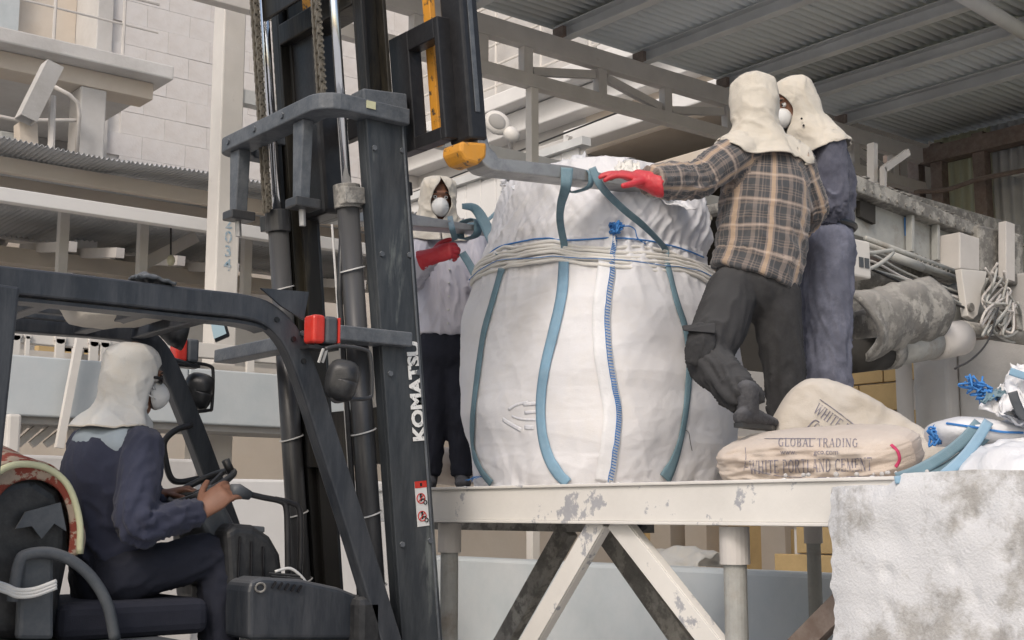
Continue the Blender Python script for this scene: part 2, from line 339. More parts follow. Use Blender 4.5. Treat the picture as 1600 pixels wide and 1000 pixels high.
# second, further canopy
can2 = thing('corrugated_canopy', (7, 17, 0), 'low white-fasciaed corrugated canopy farther behind the long beam', 'canopy')
cz2 = PY(100, 330, 15).z
for i in range(9):
    xa = 1+i*1.3
    mb = MB(); corr(mb, xa, xa+1.33, 14.6, 17.5, cz2+.1, cz2+.1, .075, .02, 'x', per=4); mb.build('roof_sheet', 'zinc', can2, smooth=True, solid=.004)
MB().box(.5, 12, 17.3, 17.5, PY(100, 352, 17.4).z, cz2+.05).build('fascia', 'steel_w', can2, bevel=.01)
MB().box(PY(114, 360, 17).x, PY(150, 360, 17).x, 16.9, 17.25, 0, PY(120, 349, 17).z).build('post', 'conc_w', can2, bevel=.02)
for px_ in (30, 100, 190, 270, 460, 530):
    x_ = PY(px_, 400, 16.5).x; MB().bar((x_, 14.6, cz2-.5), (x_+.3, 17.3, cz2-.05), .12, .1).build('rafter', 'steel_wd', can2)
# flat grey awning with hooks
aw = thing('flat_awning', (7, 16, 0), 'flat grey-green awning with dark hooks above the forklift roof', 'awning')
za = PY(150, 382, 19).z
MB().box(0, PY(420, 390, 19).x, 16.6, 19, za-.1, za).build('awning_panel', 'pale_blue', aw)
MB().box(0, PY(420, 390, 19).x, 16.3, 16.5, za-.95, za-.75).build('lower_beam', 'conc_b', aw)
for i, px_ in enumerate((28, 122, 205, 300)):
    x_ = PY(px_, 400, 17.5).x
    MB().bar((x_-.6, 16.4, za-.8), (x_+.25, 18.9, za-.12), .12, .08).build('strut', 'steel_wd', aw)
    for dx in (0, .45):
        MB().tube([(x_+dx, 17.6, za-.12), (x_+dx, 17.6, za-.42)], .05, 8).build('hook', 'black', aw)
MB().box(PY(0, 440, 20).x-3, PY(600, 440, 20).x, 19.2, 19.5, 0, za-.1).build('rear_panel', 'conc_b', aw)
bl = thing('hanging_bulb', PY(267, 412, 12.9), 'cream bulb hanging under the left canopy beam', 'lamp')
MB().tube([PY(267, 398, 12.9), PY(267, 350, 12.9)], .01, 6).build('cable', 'black', bl)
MB().sphere(PY(267, 407, 12.9), (.045, .045, .06)).build('bulb', 'bulb', bl, smooth=True)
# ---- white square column on the left with faded stencil
D0 = 10.6; pc = PD(340, 500, D0)
col = thing('square_column', (pc.x, pc.y, 0), 'tall white square steel column with faded blue stencil, left of the mast', 'column')
wc = .21
cx0 = PD(336, 450, D0)
MB().box(cx0.x, cx0.x+wc, cx0.y, cx0.y+wc, 0, 9).build('shaft', 'steel_w', col, bevel=.012)
MB().box(cx0.x-.06, cx0.x+wc+.06, cx0.y-.06, cx0.y+wc+.06, 0, .03).build('base_plate', 'steel_wd', col)
stm = mat('faded_blue_stencil', (.2, .36, .48), .2, 20, .8, bump=0, patch=(.52, .5, .48), pamt=.5, psc=30, pedge=.12)
def text_mesh(txt, size, name='text', offset=0, shear=0, ext=.0008, align='LEFT'):
    cu = bpy.data.curves.new(name, 'FONT'); cu.body = txt; cu.size = size; cu.offset = offset; cu.shear = shear; cu.extrude = ext
    cu.align_x = align; cu.resolution_u = 3
    to = bpy.data.objects.new(name, cu); C.objects.link(to); dg = bpy.context.evaluated_depsgraph_get(); dg.update()
    me = bpy.data.meshes.new_from_object(to.evaluated_get(dg)); bpy.data.objects.remove(to); bpy.data.curves.remove(cu)
    vs = [v.co.copy() for v in me.vertices]; fs = [tuple(p.vertices) for p in me.polygons]; bpy.data.meshes.remove(me); return vs, fs
def place_text(txt, size, origin, ux, uy, m, parent, name='lettering', **k):
    vs, fs = text_mesh(txt, size, **k); ux = Vector(ux).normalized(); uy = Vector(uy).normalized(); n = ux.cross(uy); o = Vector(origin)
    mb = MB(); mb.add([o+ux*v.x+uy*v.y+n*v.z for v in vs], fs); return mb.build(name, m, parent)
for i, ch_ in enumerate('2034'):
    z_ = PD(352, 345+i*22, D0).z
    place_text(ch_, .14, (cx0.x+.07, cx0.y-.003, z_-.05), (1, 0, 0), (0, 0, 1), stm, col, 'stencil_mark', offset=.002)
MB().box(cx0.x+wc, 16, cx0.y+.02, cx0.y+.14, PD(380, 148, D0).z-.02, PD(380, 130, D0).z).build('tie_beam', 'purlin', col)
# ---- pale blue conveyor gallery behind the driver
cg = thing('conveyor_gallery', (4, 9.4, 0), 'pale blue panelled gallery with a white top rail behind the driver', 'conveyor')
zt1 = PY(50, 556, 9.3).z; zb1 = PY(50, 650, 9.3).z
xr = PY(568, 600, 9.3).x
n_p = 2; xs_ = [PY(-40, 600, 9.3).x+i*(xr-PY(-40, 600, 9.3).x)/n_p for i in range(n_p+1)]
for i in range(n_p): MB().box(xs_[i]+.004, xs_[i+1]-.004, 9.3, 9.36, zb1, zt1).build('side_panel', 'pale_blue', cg, bevel=.012)
MB().box(xs_[0], xr-.25, 9.36, 9.9, zb1-.05, zb1+.03).build('floor_channel', 'conc_g', cg)
zr = PY(80, 514, 9.3).z
MB().box(xs_[0], xr-.5, 9.45, 9.53, zr-.1, zr+.02).build('top_rail', 'steel_w', cg, bevel=.006)
MB().box(xs_[0], xr-.5, 9.75, 9.8, zr-.19, zr-.11).build('mid_rail', 'steel_w', cg)
for px_ in (22, 41, 92, 145, 162, 390, 470):
    x_ = PY(px_, 545, 9.45).x; wide = .035 if px_ != 41 else .018
    k = MB().box(x_-wide, x_+wide, 9.42, 9.45, zt1-.02, zt1+.16); k.tube([(x_, 9.42, zt1+.16), (x_, 9.45, zt1+.16)], wide+.01, 14); k.build('bearing_lug', 'steel_w', cg, bevel=.004)
for px_ in (118, 300, 480):
    x_ = PY(px_, 545, 9.7).x; MB().box(x_-.03, x_+.03, 9.6, 9.7, 0, zr).build('post', 'steel_w', cg)
MB().bar(PY(127, 517, 9.2), PY(92, 700, 9.2), .055, .05).build('leaning_pole', 'steel_w', cg)
for i in range(4):
    MB().bar(PY(5+i*22, 695, 9.6), PY(55+i*25, 648, 9.6), .05, .05).build('lattice_brace', 'steel_w', cg)
MB().box(PY(8, 670, 9.2).x, PY(30, 670, 9.2).x, 9.15, 9.35, 1.0, zb1).build('support_box', 'steel_w', cg, bevel=.02)
# ---- low white wall and beige block wall on the left
zl = PY(60, 712, 8.6).z
struct(MB().box(-3, PY(620, 740, 8.6).x, 8.6, 8.85, 0, zl-.13), 'low_wall', 'conc_w', bevel=.02)
MB().box(-3, PY(300, 740, 8.6).x, 8.5, 8.6, 0, zl).build('wall_coping', 'conc', label='rough pale ledge behind the seat, below the white lattice', cat='ledge', bevel=.02)
MB().box(-3, 16, 12.2, 12.4, 0, PY(400, 640, 12.2).z).build('beige_wall', 'conc_b', label='sandy beige wall showing below the pale blue gallery', cat='wall', bevel=.02)
MB().box(-3, 16, 12.6, 12.7, 0, PY(400, 500, 12.6).z).build('rear_screen', 'conc', label='pale screen wall behind the pale blue gallery', cat='wall')
# stacked timber glimpsed between gallery rails
for i in range(3):
    a_ = PY(60+i*35, 552, 10.5)
    MB().box(a_.x, a_.x+.55, 10.5, 10.6, a_.z+.02*i, a_.z+.07+.02*i).build('timber_plank', 'tan', label=('leftmost', 'middle', 'rightmost')[i]+' of the yellow planks between the white rail and blue panel', cat='plank', group='planks behind the gallery rail')

# ---- centre / right building facade (plane facing the forklift)
XF = 18.0
fb = thing('plant_building', (21, 14, 0), 'beige concrete plant building with stepped ledges and a dark bay, behind the roof truss', 'building')
MB().box(XF, 24, 19.65, 26, 0, 20).build('wall', 'conc', fb)
zA = PX(815, 160, XF).z
zB = PX(800, 215, XF).z
zD = PX(950, 212, XF).z
def ledge(name, pxl, pyl, prot, th, m, y0=8, y1=26):
    z = PX(pxl, pyl, XF-prot).z; return MB().box(XF-prot, XF+.0, y0, y1, z-th, z).build(name, m, fb, bevel=.03), z
_, z1 = ledge('upper_ledge', 820, 128, .9, .35, 'conc_w')
_, z2 = ledge('middle_ledge', 820, 168, .5, .5, 'conc_w')
_, z3 = ledge('lower_ledge', 820, 236, .25, .12, 'conc')
MB().box(XF+.3, 24, 8, 19.64, z1, 20).build('upper_wall', 'conc_w', fb)
ya, yb = PX(1115, 230, XF).y, PX(925, 230, XF).y
zo1 = PX(930, 238, XF).z; zo0 = PX(1000, 330, XF).z
MB().box(XF, 24, 7, ya-1.5, 0, 20).build('wall', 'conc_b', fb)
MB().box(XF-.05, 24, ya-1.5, 19.64, zo1, z1-.36).build('lintel_wall', 'conc_b', fb)
MB().box(XF+2.5, XF+2.7, ya-1.5, 19.64, 0, zo1+.5).build('bay_back', 'voidc', fb)  # near-black plane paints the darkness inside the bay
MB().box(XF-.02, 24, ya-1.5, 19.64, 0, zo0-1.4).build('sill_wall', 'conc_g', fb)
a1, a2 = PX(885, 245, XF-.7), PX(1110, 180, XF-.7)
MB().box(XF-.8, XF-.3, 8, a1.y, PX(885, 232, XF-.7).z, PX(885, 206, XF-.7).z).build('hood_beam', 'conc_w', fb, bevel=.03)
MB().box(XF-.75, XF-.35, a1.y-.5, a1.y, 0, a1.z-.36).build('bay_pillar', 'conc_w', fb, bevel=.03)
a3 = PX(1040, 265, XF-.6)
MB().box(XF-.6, XF-.2, 8, a1.y-.52, a3.z-.45, a3.z+.2).build('bay_girder', 'conc_b', fb, bevel=.02)
for i in range(5):
    zz = z1+.4+i*.5; MB().tube([(XF-.5, 10, zz), (XF-.5, 26, zz)], .03, 6).build('guard_rail', 'steel_w', fb)
for i in range(9): MB().tube([(XF-.5, 11+i*1.6, z1-.05), (XF-.5, 11+i*1.6, z1+2.5)], .03, 6).build('rail_post', 'steel_w', fb)
MB().tube([PX(642, 302, XF-1), PX(975, 172, XF-1)], .02, 6).build('cable', 'black', fb)
MB().bar(PX(890, 212, XF-.9), PX(870, 270, XF-.9), .1, .1).build('drain_pipe', 'conc_w', fb)
# white profiled cladding wall behind the man at the far fork
cw = thing('white_cladding_wall', (14, 12, 0), 'bright white ribbed cladding wall behind the man at the far fork', 'wall')
zc = PX(740, 284, 14).z; yl = PX(560, 380, 14).y; yr = PX(905, 380, 14).y
nn = int((yl-yr)/.45)
for i in range(nn):
    MB().box(14, 14.06, yr+i*.45, yr+i*.45+.44, .3, zc-.02*(i % 3)).build('cladding_panel', 'conc_w', cw, bevel=.015)
MB().box(13.9, 14.1, yr-.2, yl, zc, zc+.14).build('top_trim', 'purlin', cw)
# lower infill buildings
tb = thing('tan_store', (12, 6, 0), 'sandy yellow store building with dark pillars seen beneath the platform', 'building')
MB().box(12, 12.3, -4, 16, 0, 2.2).build('wall', 'tan', tb)
for px_ in (1025, 1080, 1200):
    y_ = PX(px_, 850, 11.6).y; MB().box(11.6, 11.99, y_-.25, y_+.1, 0, 2.2).build('pillar', 'conc_b', tb)
MB().box(11.2, 11.4, PX(860, 850, 11.2).y, 14, 0, 2.2).build('partition', 'conc_b', tb)
ybx = PX(1260, 850, 11.7).y; MB().box(11.7, 11.98, ybx-.5, ybx+.35, 0, 1.25).build('door_panel', 'tan', tb, bevel=.02)
struct(MB().box(7.0, 7.25, -4, 14, 0, PX(1000, 884, 7.0).z), 'low_wall', 'pale_blue', bevel=.03)
tp = MB(); c_ = PX(1062, 866, 9.5)
def tf(u, v):
    a = math.pi*u; r = .42*(1+.25*noise.noise((u*6, v*6, 1)))
    return c_+Vector((0, 1, 0))*(v-.5)*1.0+Vector((1, 0, 0))*math.cos(a)*r*.6+Vector((0, 0, 1))*(math.sin(a)*r*(.35+.3*noise.noise((v*5, 2, u*4)))-.12)
tp.sheet(tf, 20, 20); tp.build('crumpled_sheet', 'cottonw', label='crumpled white sheet heaped on the low pale blue wall', cat='tarpaulin', smooth=True, solid=.01)

# ---- shed: truss, purlins, roof sheets, end wall
YT = 9.0; zt0 = PY(760, 28, YT).z
tr = thing('roof_truss', (9, YT, 0), 'long white lattice truss carrying the edge of the shed roof', 'truss')
zch = PY(760, 62, YT).z
ZR = PY(1000, 108, YT).z     # top chord height
zbc = PY(930, 148, YT).z
MB().box(3.0, 14.0, YT-.05, YT+.06, ZR-.13, ZR+.06).build('top_chord', 'steel_wd', tr, bevel=.006)
MB().box(3.0, 14.0, YT-.05, YT+.06, zbc-.11, zbc+.02).build('bottom_chord', 'steel_wd', tr, bevel=.006)
xv = [PY(px_, 120, YT).x for px_ in (650, 752, 822, 938, 1040, 1136, 1240, 1330, 1390)]
for x_ in xv: MB().box(x_-.055, x_+.055, YT-.04, YT+.05, zbc+.02, ZR-.13).build('vertical', 'steel_wd', tr, bevel=.004)
for i in range(2, len(xv)-1):
    p_, q_ = ((xv[i]+.08, YT+.01, ZR-.2), (xv[i+1]-.08, YT+.01, zbc+.06)) if i % 2 else ((xv[i]+.08, YT+.01, zbc+.06), (xv[i+1]-.08, YT+.01, ZR-.2))
    MB().bar(p_, q_, .08, .06).build('diagonal', 'steel_wd', tr)
xp = PY(832, 200, YT).x
ps = thing('slender_post', (xp, YT, 0), 'slender white post under the roof truss, right of the floodlight', 'post')
MB().box(xp-.045, xp+.045, YT-.04, YT+.05, 0, zbc-.11).build('shaft', 'steel_w', ps, bevel=.006)
MB().box(xp-.1, xp+.1, YT-.1, YT+.11, 0, .02).build('base_plate', 'steel_wd', ps)
rf = thing('shed_roof', (9, 4, 0), 'grey corrugated shed roof seen from below with steel purlins', 'roof')
purx = []
for px_, py_ in ((755, 15), (905, 62), (1030, 100), (1160, 140), (1255, 166), (1345, 196)):
    purx.append(PZ(px_, py_, ZR).x)
XR0 = 4.6
zz = ZR+.06
for k in range(-2, 6):
    x_ = purx[0]+k*(purx[5]-purx[0])/5 if k < 0 else purx[k]
    if x_ < XR0: continue
    pu = MB().box(x_-.05, x_+.05, 3.2, YT+.1, zz, zz+.012); pu.box(x_+.038, x_+.05, 3.2, YT+.1, zz+.012, zz+.15); pu.box(x_-.05, x_+.038, 3.2, YT+.1, zz+.14, zz+.15)
    pu.build('purlin', 'purlin', rf)
    cl = MB().box(x_-.1, x_-.052, YT-.1, YT+.05, ZR+.06, ZR+.16); cl.build('cleat', 'brown', rf)
nY = 6; dY = 5.9/nY
for j in range(nY):
    for i, (xa, xb) in enumerate(((XR0, 8.2), (8.15, 11.4), (11.35, 14.4))):
        y0 = 3.3+j*dY; mb = MB()
        corr(mb, xa, xb, y0, y0+dY+.02, zz+.19+.006*(i+j % 2), zz+.19+.006*(i+j % 2), .1, .03, 'y'); mb.build('roof_sheet', 'roof', rf, smooth=True, solid=.003)
# diagonal brace pipe, top right
MB().tube([PZ(1500, -10, ZR-.1), PZ(1620, 62, ZR-.1)], .07, 10).build('roof_brace', 'purlin', rf, smooth=True)
XE = 14.2
ew = thing('shed_end_wall', (XE, 4, 0), 'greenish ribbed end wall of the shed with brown posts', 'wall')
ye = [PX(px_, 300, XE).y for px_ in (1640, 1545, 1478, 1442, 1404)]
for i in range(14):
    y0 = -2+i*.78; mb = MB()
    def fnw(u, v, y0=y0):
        y = y0+u*.79; return (XE+.02*math.sin(2*math.pi*y/.13), y, lerp(0, ZR+.2, v))
    mb.sheet(fnw, 40, 1); mb.build('wall_sheet', 'wallsheet' if i % 3 else 'purlin', ew, smooth=True, solid=.003)
for y_ in ye: MB().box(XE-.2, XE-.05, y_-.08, y_+.08, 0, ZR+.1).build('post', 'brown', ew, bevel=.006)
MB().box(XE-.25, XE-.05, -2, YT, ZR-.15, ZR+.05).build('top_rail', 'brown', ew)
zm = PX(1500, 290, XE).z; MB().box(XE-.18, XE-.05, -2, YT-1.2, zm-.08, zm).build('mid_rail', 'purlin', ew)
MB().tube(cr([PX(1430, 300, XE-.4), PX(1480, 296, XE-.4), PX(1530, 280, XE-.4), PX(1620, 262, XE-.4)], 6), .03, 7).build('conduit', 'brown', ew, smooth=True)
z_op = PX(1420, 260, XE).z
MB().box(XE+2, XE+2.2, 6, 14, 0, 9).build('dark_backdrop', 'voidc', label='near-black backdrop painting the unlit depth beyond the end of the truss', cat='wall')  # near-black plane stands in for unlit depth past the truss
# ---- tan block wall, concrete pier and pale pillar at right
bwl = thing('tan_block_wall', (9.2, 3, 0), 'tan block wall behind the standing navy worker\'s legs', 'wall')
X9 = 9.2
MB().box(X9+.03, X9+.2, PX(1430, 600, X9).y-.3, PX(1230, 600, X9).y, 0, PX(1350, 540, X9).z).build('wall_core', 'mortar', bwl)
z_ = .6; r = 0; src = None
while z_ < PX(1350, 550, X9).z:
    y_ = PX(1430, 600, X9).y-.2+(r % 2)*.25
    while y_ < PX(1240, 600, X9).y:
        if src is None:
            t_ = MB().box(-.02, .06, .006, .484, .006, .234); t_.v = [v+Vector(bwl['_o']) for v in t_.v]
            src = t_.build('block', 'tan', bwl, bevel=.006, seg=1); o = src
        else: o = src.copy(); C.objects.link(o); o.parent = bwl
        o.location = Vector((X9-.01+random.random()*.012, y_, z_))-Vector(bwl['_o']); y_ += .49
    z_ += .24; r += 1
pw = thing('concrete_pier_wall', (8.4, 1.5, 0), 'stained grey concrete wall behind the torn bags at far right', 'wall')
X8 = 8.4; zz8 = PX(1500, 520, X8).z
MB().box(X8, X8+.4, PX(1482, 600, X8).y, PX(1426, 600, X8).y, 0, zz8+.4).build('pier', 'conc', pw, bevel=.03)
MB().box(X8+.12, X8+.4, -3, PX(1482, 600, X8).y-.004, 0, zz8+.4).build('panel', 'conc', pw, bevel=.02)
cpp = PX(1413, 600, 8.2)
MB().tube([(8.2, cpp.y, 0), (8.2, cpp.y, PX(1413, 555, 8.2).z)], .06, 14).build('pale_pillar', 'steel_wd', label='thin pale pillar between the tan blocks and concrete wall', cat='post', smooth=True)

# ---- dusty truck-loading conveyor at right
lc = thing('loading_conveyor', (7.6, 4.9, 0), 'dust-caked box-girder loading conveyor sloping behind the workers', 'conveyor')
YC = 4.9
def q2(px_, py_, Y=YC): return PY(px_, py_, Y)
A0, A1 = q2(1235, 238), q2(1535, 358); B0, B1 = q2(1235, 330), q2(1535, 445)
def slab(p00, p10, p11, p01, th, name, m, par=lc, **k):
    return MB().prism([p00, p10, p11, p01], Vector((0, th, 0))).build(name, m, par, **k)
slab(q2(1240, 262), q2(1531, 372), q2(1531, 432), q2(1240, 335), .06, 'side_plate', 'machine', bevel=.006)
slab(q2(1240, 232, 4.8), q2(1531, 352, 4.8), q2(1531, 371, 4.8), q2(1240, 262, 4.8), .3, 'top_flange', 'dusty', bevel=.012)
slab(q2(1285, 262, 5.3), q2(1595, 352, 5.3), q2(1595, 384, 5.3), q2(1285, 288, 5.3), .12, 'top_rail', 'dusty', bevel=.01)
slab(q2(1325, 372, 4.82), q2(1502, 432, 4.82), q2(1502, 440, 4.82), q2(1325, 380, 4.82), .05, 'bottom_flange', 'machine')
for dy in (0, 9): MB().tube([q2(1352, 372+dy, 4.75), q2(1502, 428+dy, 4.75)], .018, 8).build('hydraulic_pipe', 'machine', lc, smooth=True)
slab(q2(1344, 313, 4.86), q2(1368, 320, 4.86), q2(1368, 350, 4.86), q2(1344, 338, 4.86), .03, 'slot_darkness', 'voidc')  # near-black plates paint the darkness inside the slots
slab(q2(1324, 316, 4.86), q2(1336, 320, 4.86), q2(1336, 331, 4.86), q2(1324, 325, 4.86), .03, 'slot_darkness', 'voidc')
for i in range(4):
    pc_ = q2(1345+i*0, 308, 4.84)
place_text('1', .17, q2(1410, 366, 4.89), (1, 0, 0), (0, 0, 1), M['cord'], lc, 'painted_mark', offset=.006)
slab(q2(1500, 362, 4.7), q2(1531, 372, 4.7), q2(1531, 424, 4.7), q2(1500, 420, 4.7), .25, 'end_post', 'steel_wd', bevel=.01)
slab(q2(1531, 350, 4.75), q2(1600, 366, 4.75), q2(1600, 450, 4.75), q2(1531, 424, 4.75), .4, 'gearbox_casing', 'dusty', bevel=.02)
slab(q2(1572, 345, 4.65), q2(1586, 350, 4.65), q2(1586, 440, 4.65), q2(1572, 436, 4.65), .06, 'casing_rib', 'steel_wd', bevel=.004)
tg = MB().prism([q2(1502, 420, 4.62), q2(1543, 424, 4.62), q2(1528, 492, 4.62), q2(1521, 499, 4.62), q2(1512, 494, 4.62)], Vector((0, .05, 0)))
tg.build('lug_plate', 'steel_w', lc, bevel=.006)
c_ = q2(1519, 480, 4.6); MB().tube([c_, c_+Vector((0, .07, 0))], .03, 14).build('lug_pin', 'dusty', lc)
# trough and rollers below
tro = thing('dust_trough', PD(1420, 560, 8), 'caked grey curved trough hanging under the loading conveyor', 'trough')
ta, tb2 = PY(1322, 515, 4.6), PY(1445, 480, 4.6)
def trf(p, q, r0, r1, a0, a1, jag=0):
    ax = (q-p).normalized(); n1 = Vector((0, 1, 0)); n1 = (n1-ax*n1.dot(ax)).normalized(); n2 = ax.cross(n1)
    def fn(u, v):
        r = lerp(r0, r1, v)*(1+jag*noise.noise((u*5, v*7, 4))); a = lerp(a0, a1, u)
        return p+(q-p)*v+(n1*math.cos(a)+n2*math.sin(a))*r
    return fn
mb = MB(); mb.sheet(trf(ta, tb2, .21, .19, math.radians(-250), math.radians(20), .16), 30, 30); mb.build('outer_shell', 'dusty', tro, smooth=True, solid=.035)
mb = MB(); mb.sheet(trf(PY(1430, 500, 4.9), PY(1512, 475, 4.9), .15, .16, 0, 6.3, .14), 30, 12); mb.build('inner_shell', 'machine', tro, smooth=True, solid=.012)
ro = thing('belt_roller', PD(1420, 565, 8), 'thick greenish-grey roller below the caked trough', 'roller')
MB().tube([PY(1325, 558, 4.6), PY(1380, 552, 4.6)], .1, 20).build('end_drum', 'voidc', ro, smooth=True)
MB().tube([PY(1378, 551, 4.6), PY(1395, 549, 4.6)], .11, 20).build('collar', 'dusty', ro, smooth=True)
MB().tube([PY(1395, 546, 4.6), PY(1455, 536, 4.6)], .105, 20).build('drum', 'machine', ro, smooth=True)
MB().tube([PY(1456, 536, 4.6), PY(1500, 528, 4.6)], .115, 20).build('drum', 'steel_wd', ro, smooth=True)
MB().tube([PY(1500, 512, 4.6), PY(1600, 528, 4.6)], .05, 12).build('shaft', 'dusty', ro, smooth=True)
MB().tube([PY(1330, 440, 5.2), PY(1490, 415, 5.2)], .09, 12).build('cross_tube', 'dusty', ro, smooth=True)
MB().bar(PY(1330, 475, 5.0), PY(1420, 455, 5.0), .1, .1).build('cross_tube', 'dusty', ro)
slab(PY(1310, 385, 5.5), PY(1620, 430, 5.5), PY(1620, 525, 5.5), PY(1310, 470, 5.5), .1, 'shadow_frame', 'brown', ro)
# cables
rc = random.Random(5)
for i in range(9):
    px_, py_ = 1545+rc.uniform(-8, 30), 450+rc.uniform(-10, 20); pts = [PY(px_, py_-30, 4.5)]
    for k in range(4): pts.append(PY(px_+rc.uniform(-25, 35), py_+k*20+rc.uniform(-8, 10), 4.5+rc.uniform(-.1, .1)))
    pts.append(PY(px_+rc.uniform(-5, 40), py_+20, 4.5))
    MB().tube(cr(pts, 6), .009, 6).build('cable', 'steel_wd' if i % 2 else 'machine', lc, smooth=True)
MB().tube(cr([PY(1560, 480, 4.4), PY(1545, 530, 4.4), PY(1520, 560, 4.4), PY(1492, 576, 4.4)], 6), .007, 6).build('loose_cable', 'black', label='single thin dark cable drooping against the grey wall', cat='cable', smooth=True)
MB().tube(cr([PY(1340, 428, 4.6), PY(1375, 412, 4.6), PY(1395, 392, 4.6), PY(1362, 395, 4.6), PY(1330, 392, 4.6)], 6), .014, 6).build('hydraulic_hose', 'machine', lc, smooth=True)
# switch box beside navy worker's hip
sbx = thing('switch_box', PY(1345, 430, 4.4), 'pale switch box with two windows at the navy worker\'s hip', 'switch box')
p_ = PY(1334, 372, 4.5); q_ = PY(1362, 436, 4.5)
MB().box(p_.x-.1, q_.x, 4.5, 4.75, q_.z, p_.z).build('case', 'steel_w', sbx, bevel=.012)
for dx in (.0, .055): MB().box(q_.x-.12+dx, q_.x-.08+dx, 4.494, 4.5, q_.z+.06, q_.z+.12).build('window', 'greypl', sbx)
# upright bits above conveyor
up = thing('conveyor_bracket', PY(1370, 290, 5.3), 'thin steel bracket frame standing on the conveyor near its middle', 'bracket')
MB().bar(PY(1363, 225, 5.5), PY(1363, 290, 5.5), .05, .06).build('upright', 'steel_wd', up)
MB().bar(PY(1380, 262, 5.4), PY(1380, 298, 5.4), .03, .04).build('upright', 'steel_wd', up)
MB().bar(PY(1380, 265, 5.4), PY(1418, 238, 5.4), .05, .04).build('arm', 'steel_wd', up)
# grey clamp at bag's right, behind strap
gc = thing('hoist_clamp', PD(1105, 345, 7), 'small grey clamp jutting out left of the plaid shirt', 'clamp')
MB().box(*[v for a, b in zip(PD(1098, 345, 7.2), PD(1122, 315, 7.0)) for v in sorted((a, b))]).build('body', 'dusty', gc, bevel=.02)
MB().bar(PD(1085, 340, 7.1), PD(1112, 342, 7.1), .04, .08).build('jaw', 'dusty', gc, bevel=.01)
# floodlight
fl = thing('floodlight', PD(785, 200, 16), 'oval floodlight with pale rim hanging left of the slender post', 'lamp')
fc = PD(777, 192, 16); ux = Rt; uy = Zv; axd = (ux*.75-uy*.65).normalized(); ay = Hd.cross(axd).normalized()
MB().sphere(fc, (.19, .15, .08), 20, 10, (axd, ay, Hd)).build('lamp_head', 'steel_w', fl, smooth=True)
MB().sphere(fc-Hd*.045, (.13, .1, .05), 20, 10, (axd, ay, Hd)).build('glass', 'conc_g', fl, smooth=True)
MB().sphere(fc+axd*.24, (.12, .1, .09), 16, 8, (axd, ay, Hd)).build('ballast_housing', 'steel_w', fl, smooth=True)
MB().tube([fc+axd*.2, fc+axd*.3+Hd*2.0], .03, 8).build('stem', 'steel_w', fl)

# ---- steel loading platform
XB = 3.5; ZD = 1.56
pf = thing('loading_platform', (4.8, 4.5, 0), 'white steel loading platform with chipped edge beam, under the bag and sacks', 'platform')
y0b, y1b = 1.0, PX(500, 780, XB).y
eb = MB(); eb.box(XB+.012, XB+.02, y0b, y1b, ZD-.148, ZD-.012); eb.box(XB, XB+.09, y0b, y1b, ZD-.012, ZD); eb.box(XB, XB+.09, y0b, y1b, ZD-.16, ZD-.148)
eb.build('edge_beam', 'beam', pf, bevel=.003)
for i in range(7):
    ya_ = y0b+i*(y1b-y0b)/7; MB().box(XB+.095, 6.6, ya_, ya_+(y1b-y0b)/7-.006, ZD-.012, ZD-.004).build('deck_plate', 'steel_wd', pf, bevel=.003)
MB().box(6.55, 6.65, y0b, y1b, ZD-.2, ZD-.02).build('rear_beam', 'steel_wd', pf)
for px_ in (697, 1142):
    y_ = PX(px_, 850, XB+.08).y
    for x_ in (XB+.1, 6.3):
        lg = MB().tube([(x_, y_, 0), (x_, y_, ZD-.27)], .042, 20); lg.build('leg', 'machine', pf, smooth=False)
        MB().tube([(x_, y_, ZD-.30), (x_, y_, ZD-.165)], .055, 20).build('leg_sleeve', 'steel_wd', pf)
    MB().box(XB+.2, 6.5, y_-.04, y_+.04, ZD-.16, ZD-.02).build('cross_member', 'steel_wd', pf)
for (pa, pb, X_) in (((935, 812), (780, 1080), XB+.04), ((958, 812), (1168, 1080), XB+.05), ((1150, 1105), (1340, 915), XB+.3)):
    a_, b_ = PX(*pa, X_), PX(*pb, X_)
    br = MB(); br.bar(a_, b_, .085, .008, side=(0, 1, 0)); t_ = (b_-a_).normalized(); sd_ = (Vector((0, 1, 0))-t_*t_.y).normalized()
    for s_ in (-1, 1): br.obox((a_+b_)/2+sd_*s_*.04+Vector((.025, 0, 0)), (b_-a_)/2, sd_*.004, Vector((.02, 0, 0)))
    br.build('brace', 'beam' if X_ < XB+.1 else 'brown', pf, bevel=.002)
for (pa, pb, X_) in (((888, 826), (745, 1080), 4.2), ((945, 828), (1125, 1080), 4.2)):
    MB().bar(PX(*pa, X_), PX(*pb, X_), .1, .06, side=(0, 1, 0)).build('rear_brace', 'dusty', pf, bevel=.004)
MB().box(4.15, 4.25, PX(1010, 815, 4.2).y, PX(690, 820, 4.2).y, PX(800, 826, 4.2).z-.01, ZD-.03).build('inner_beam', 'dusty', pf)
MB().tube([PX(1000, 818, XB+.2), PX(1005, 826, XB+.2)], .02, 8).build('bolt', 'black', pf)
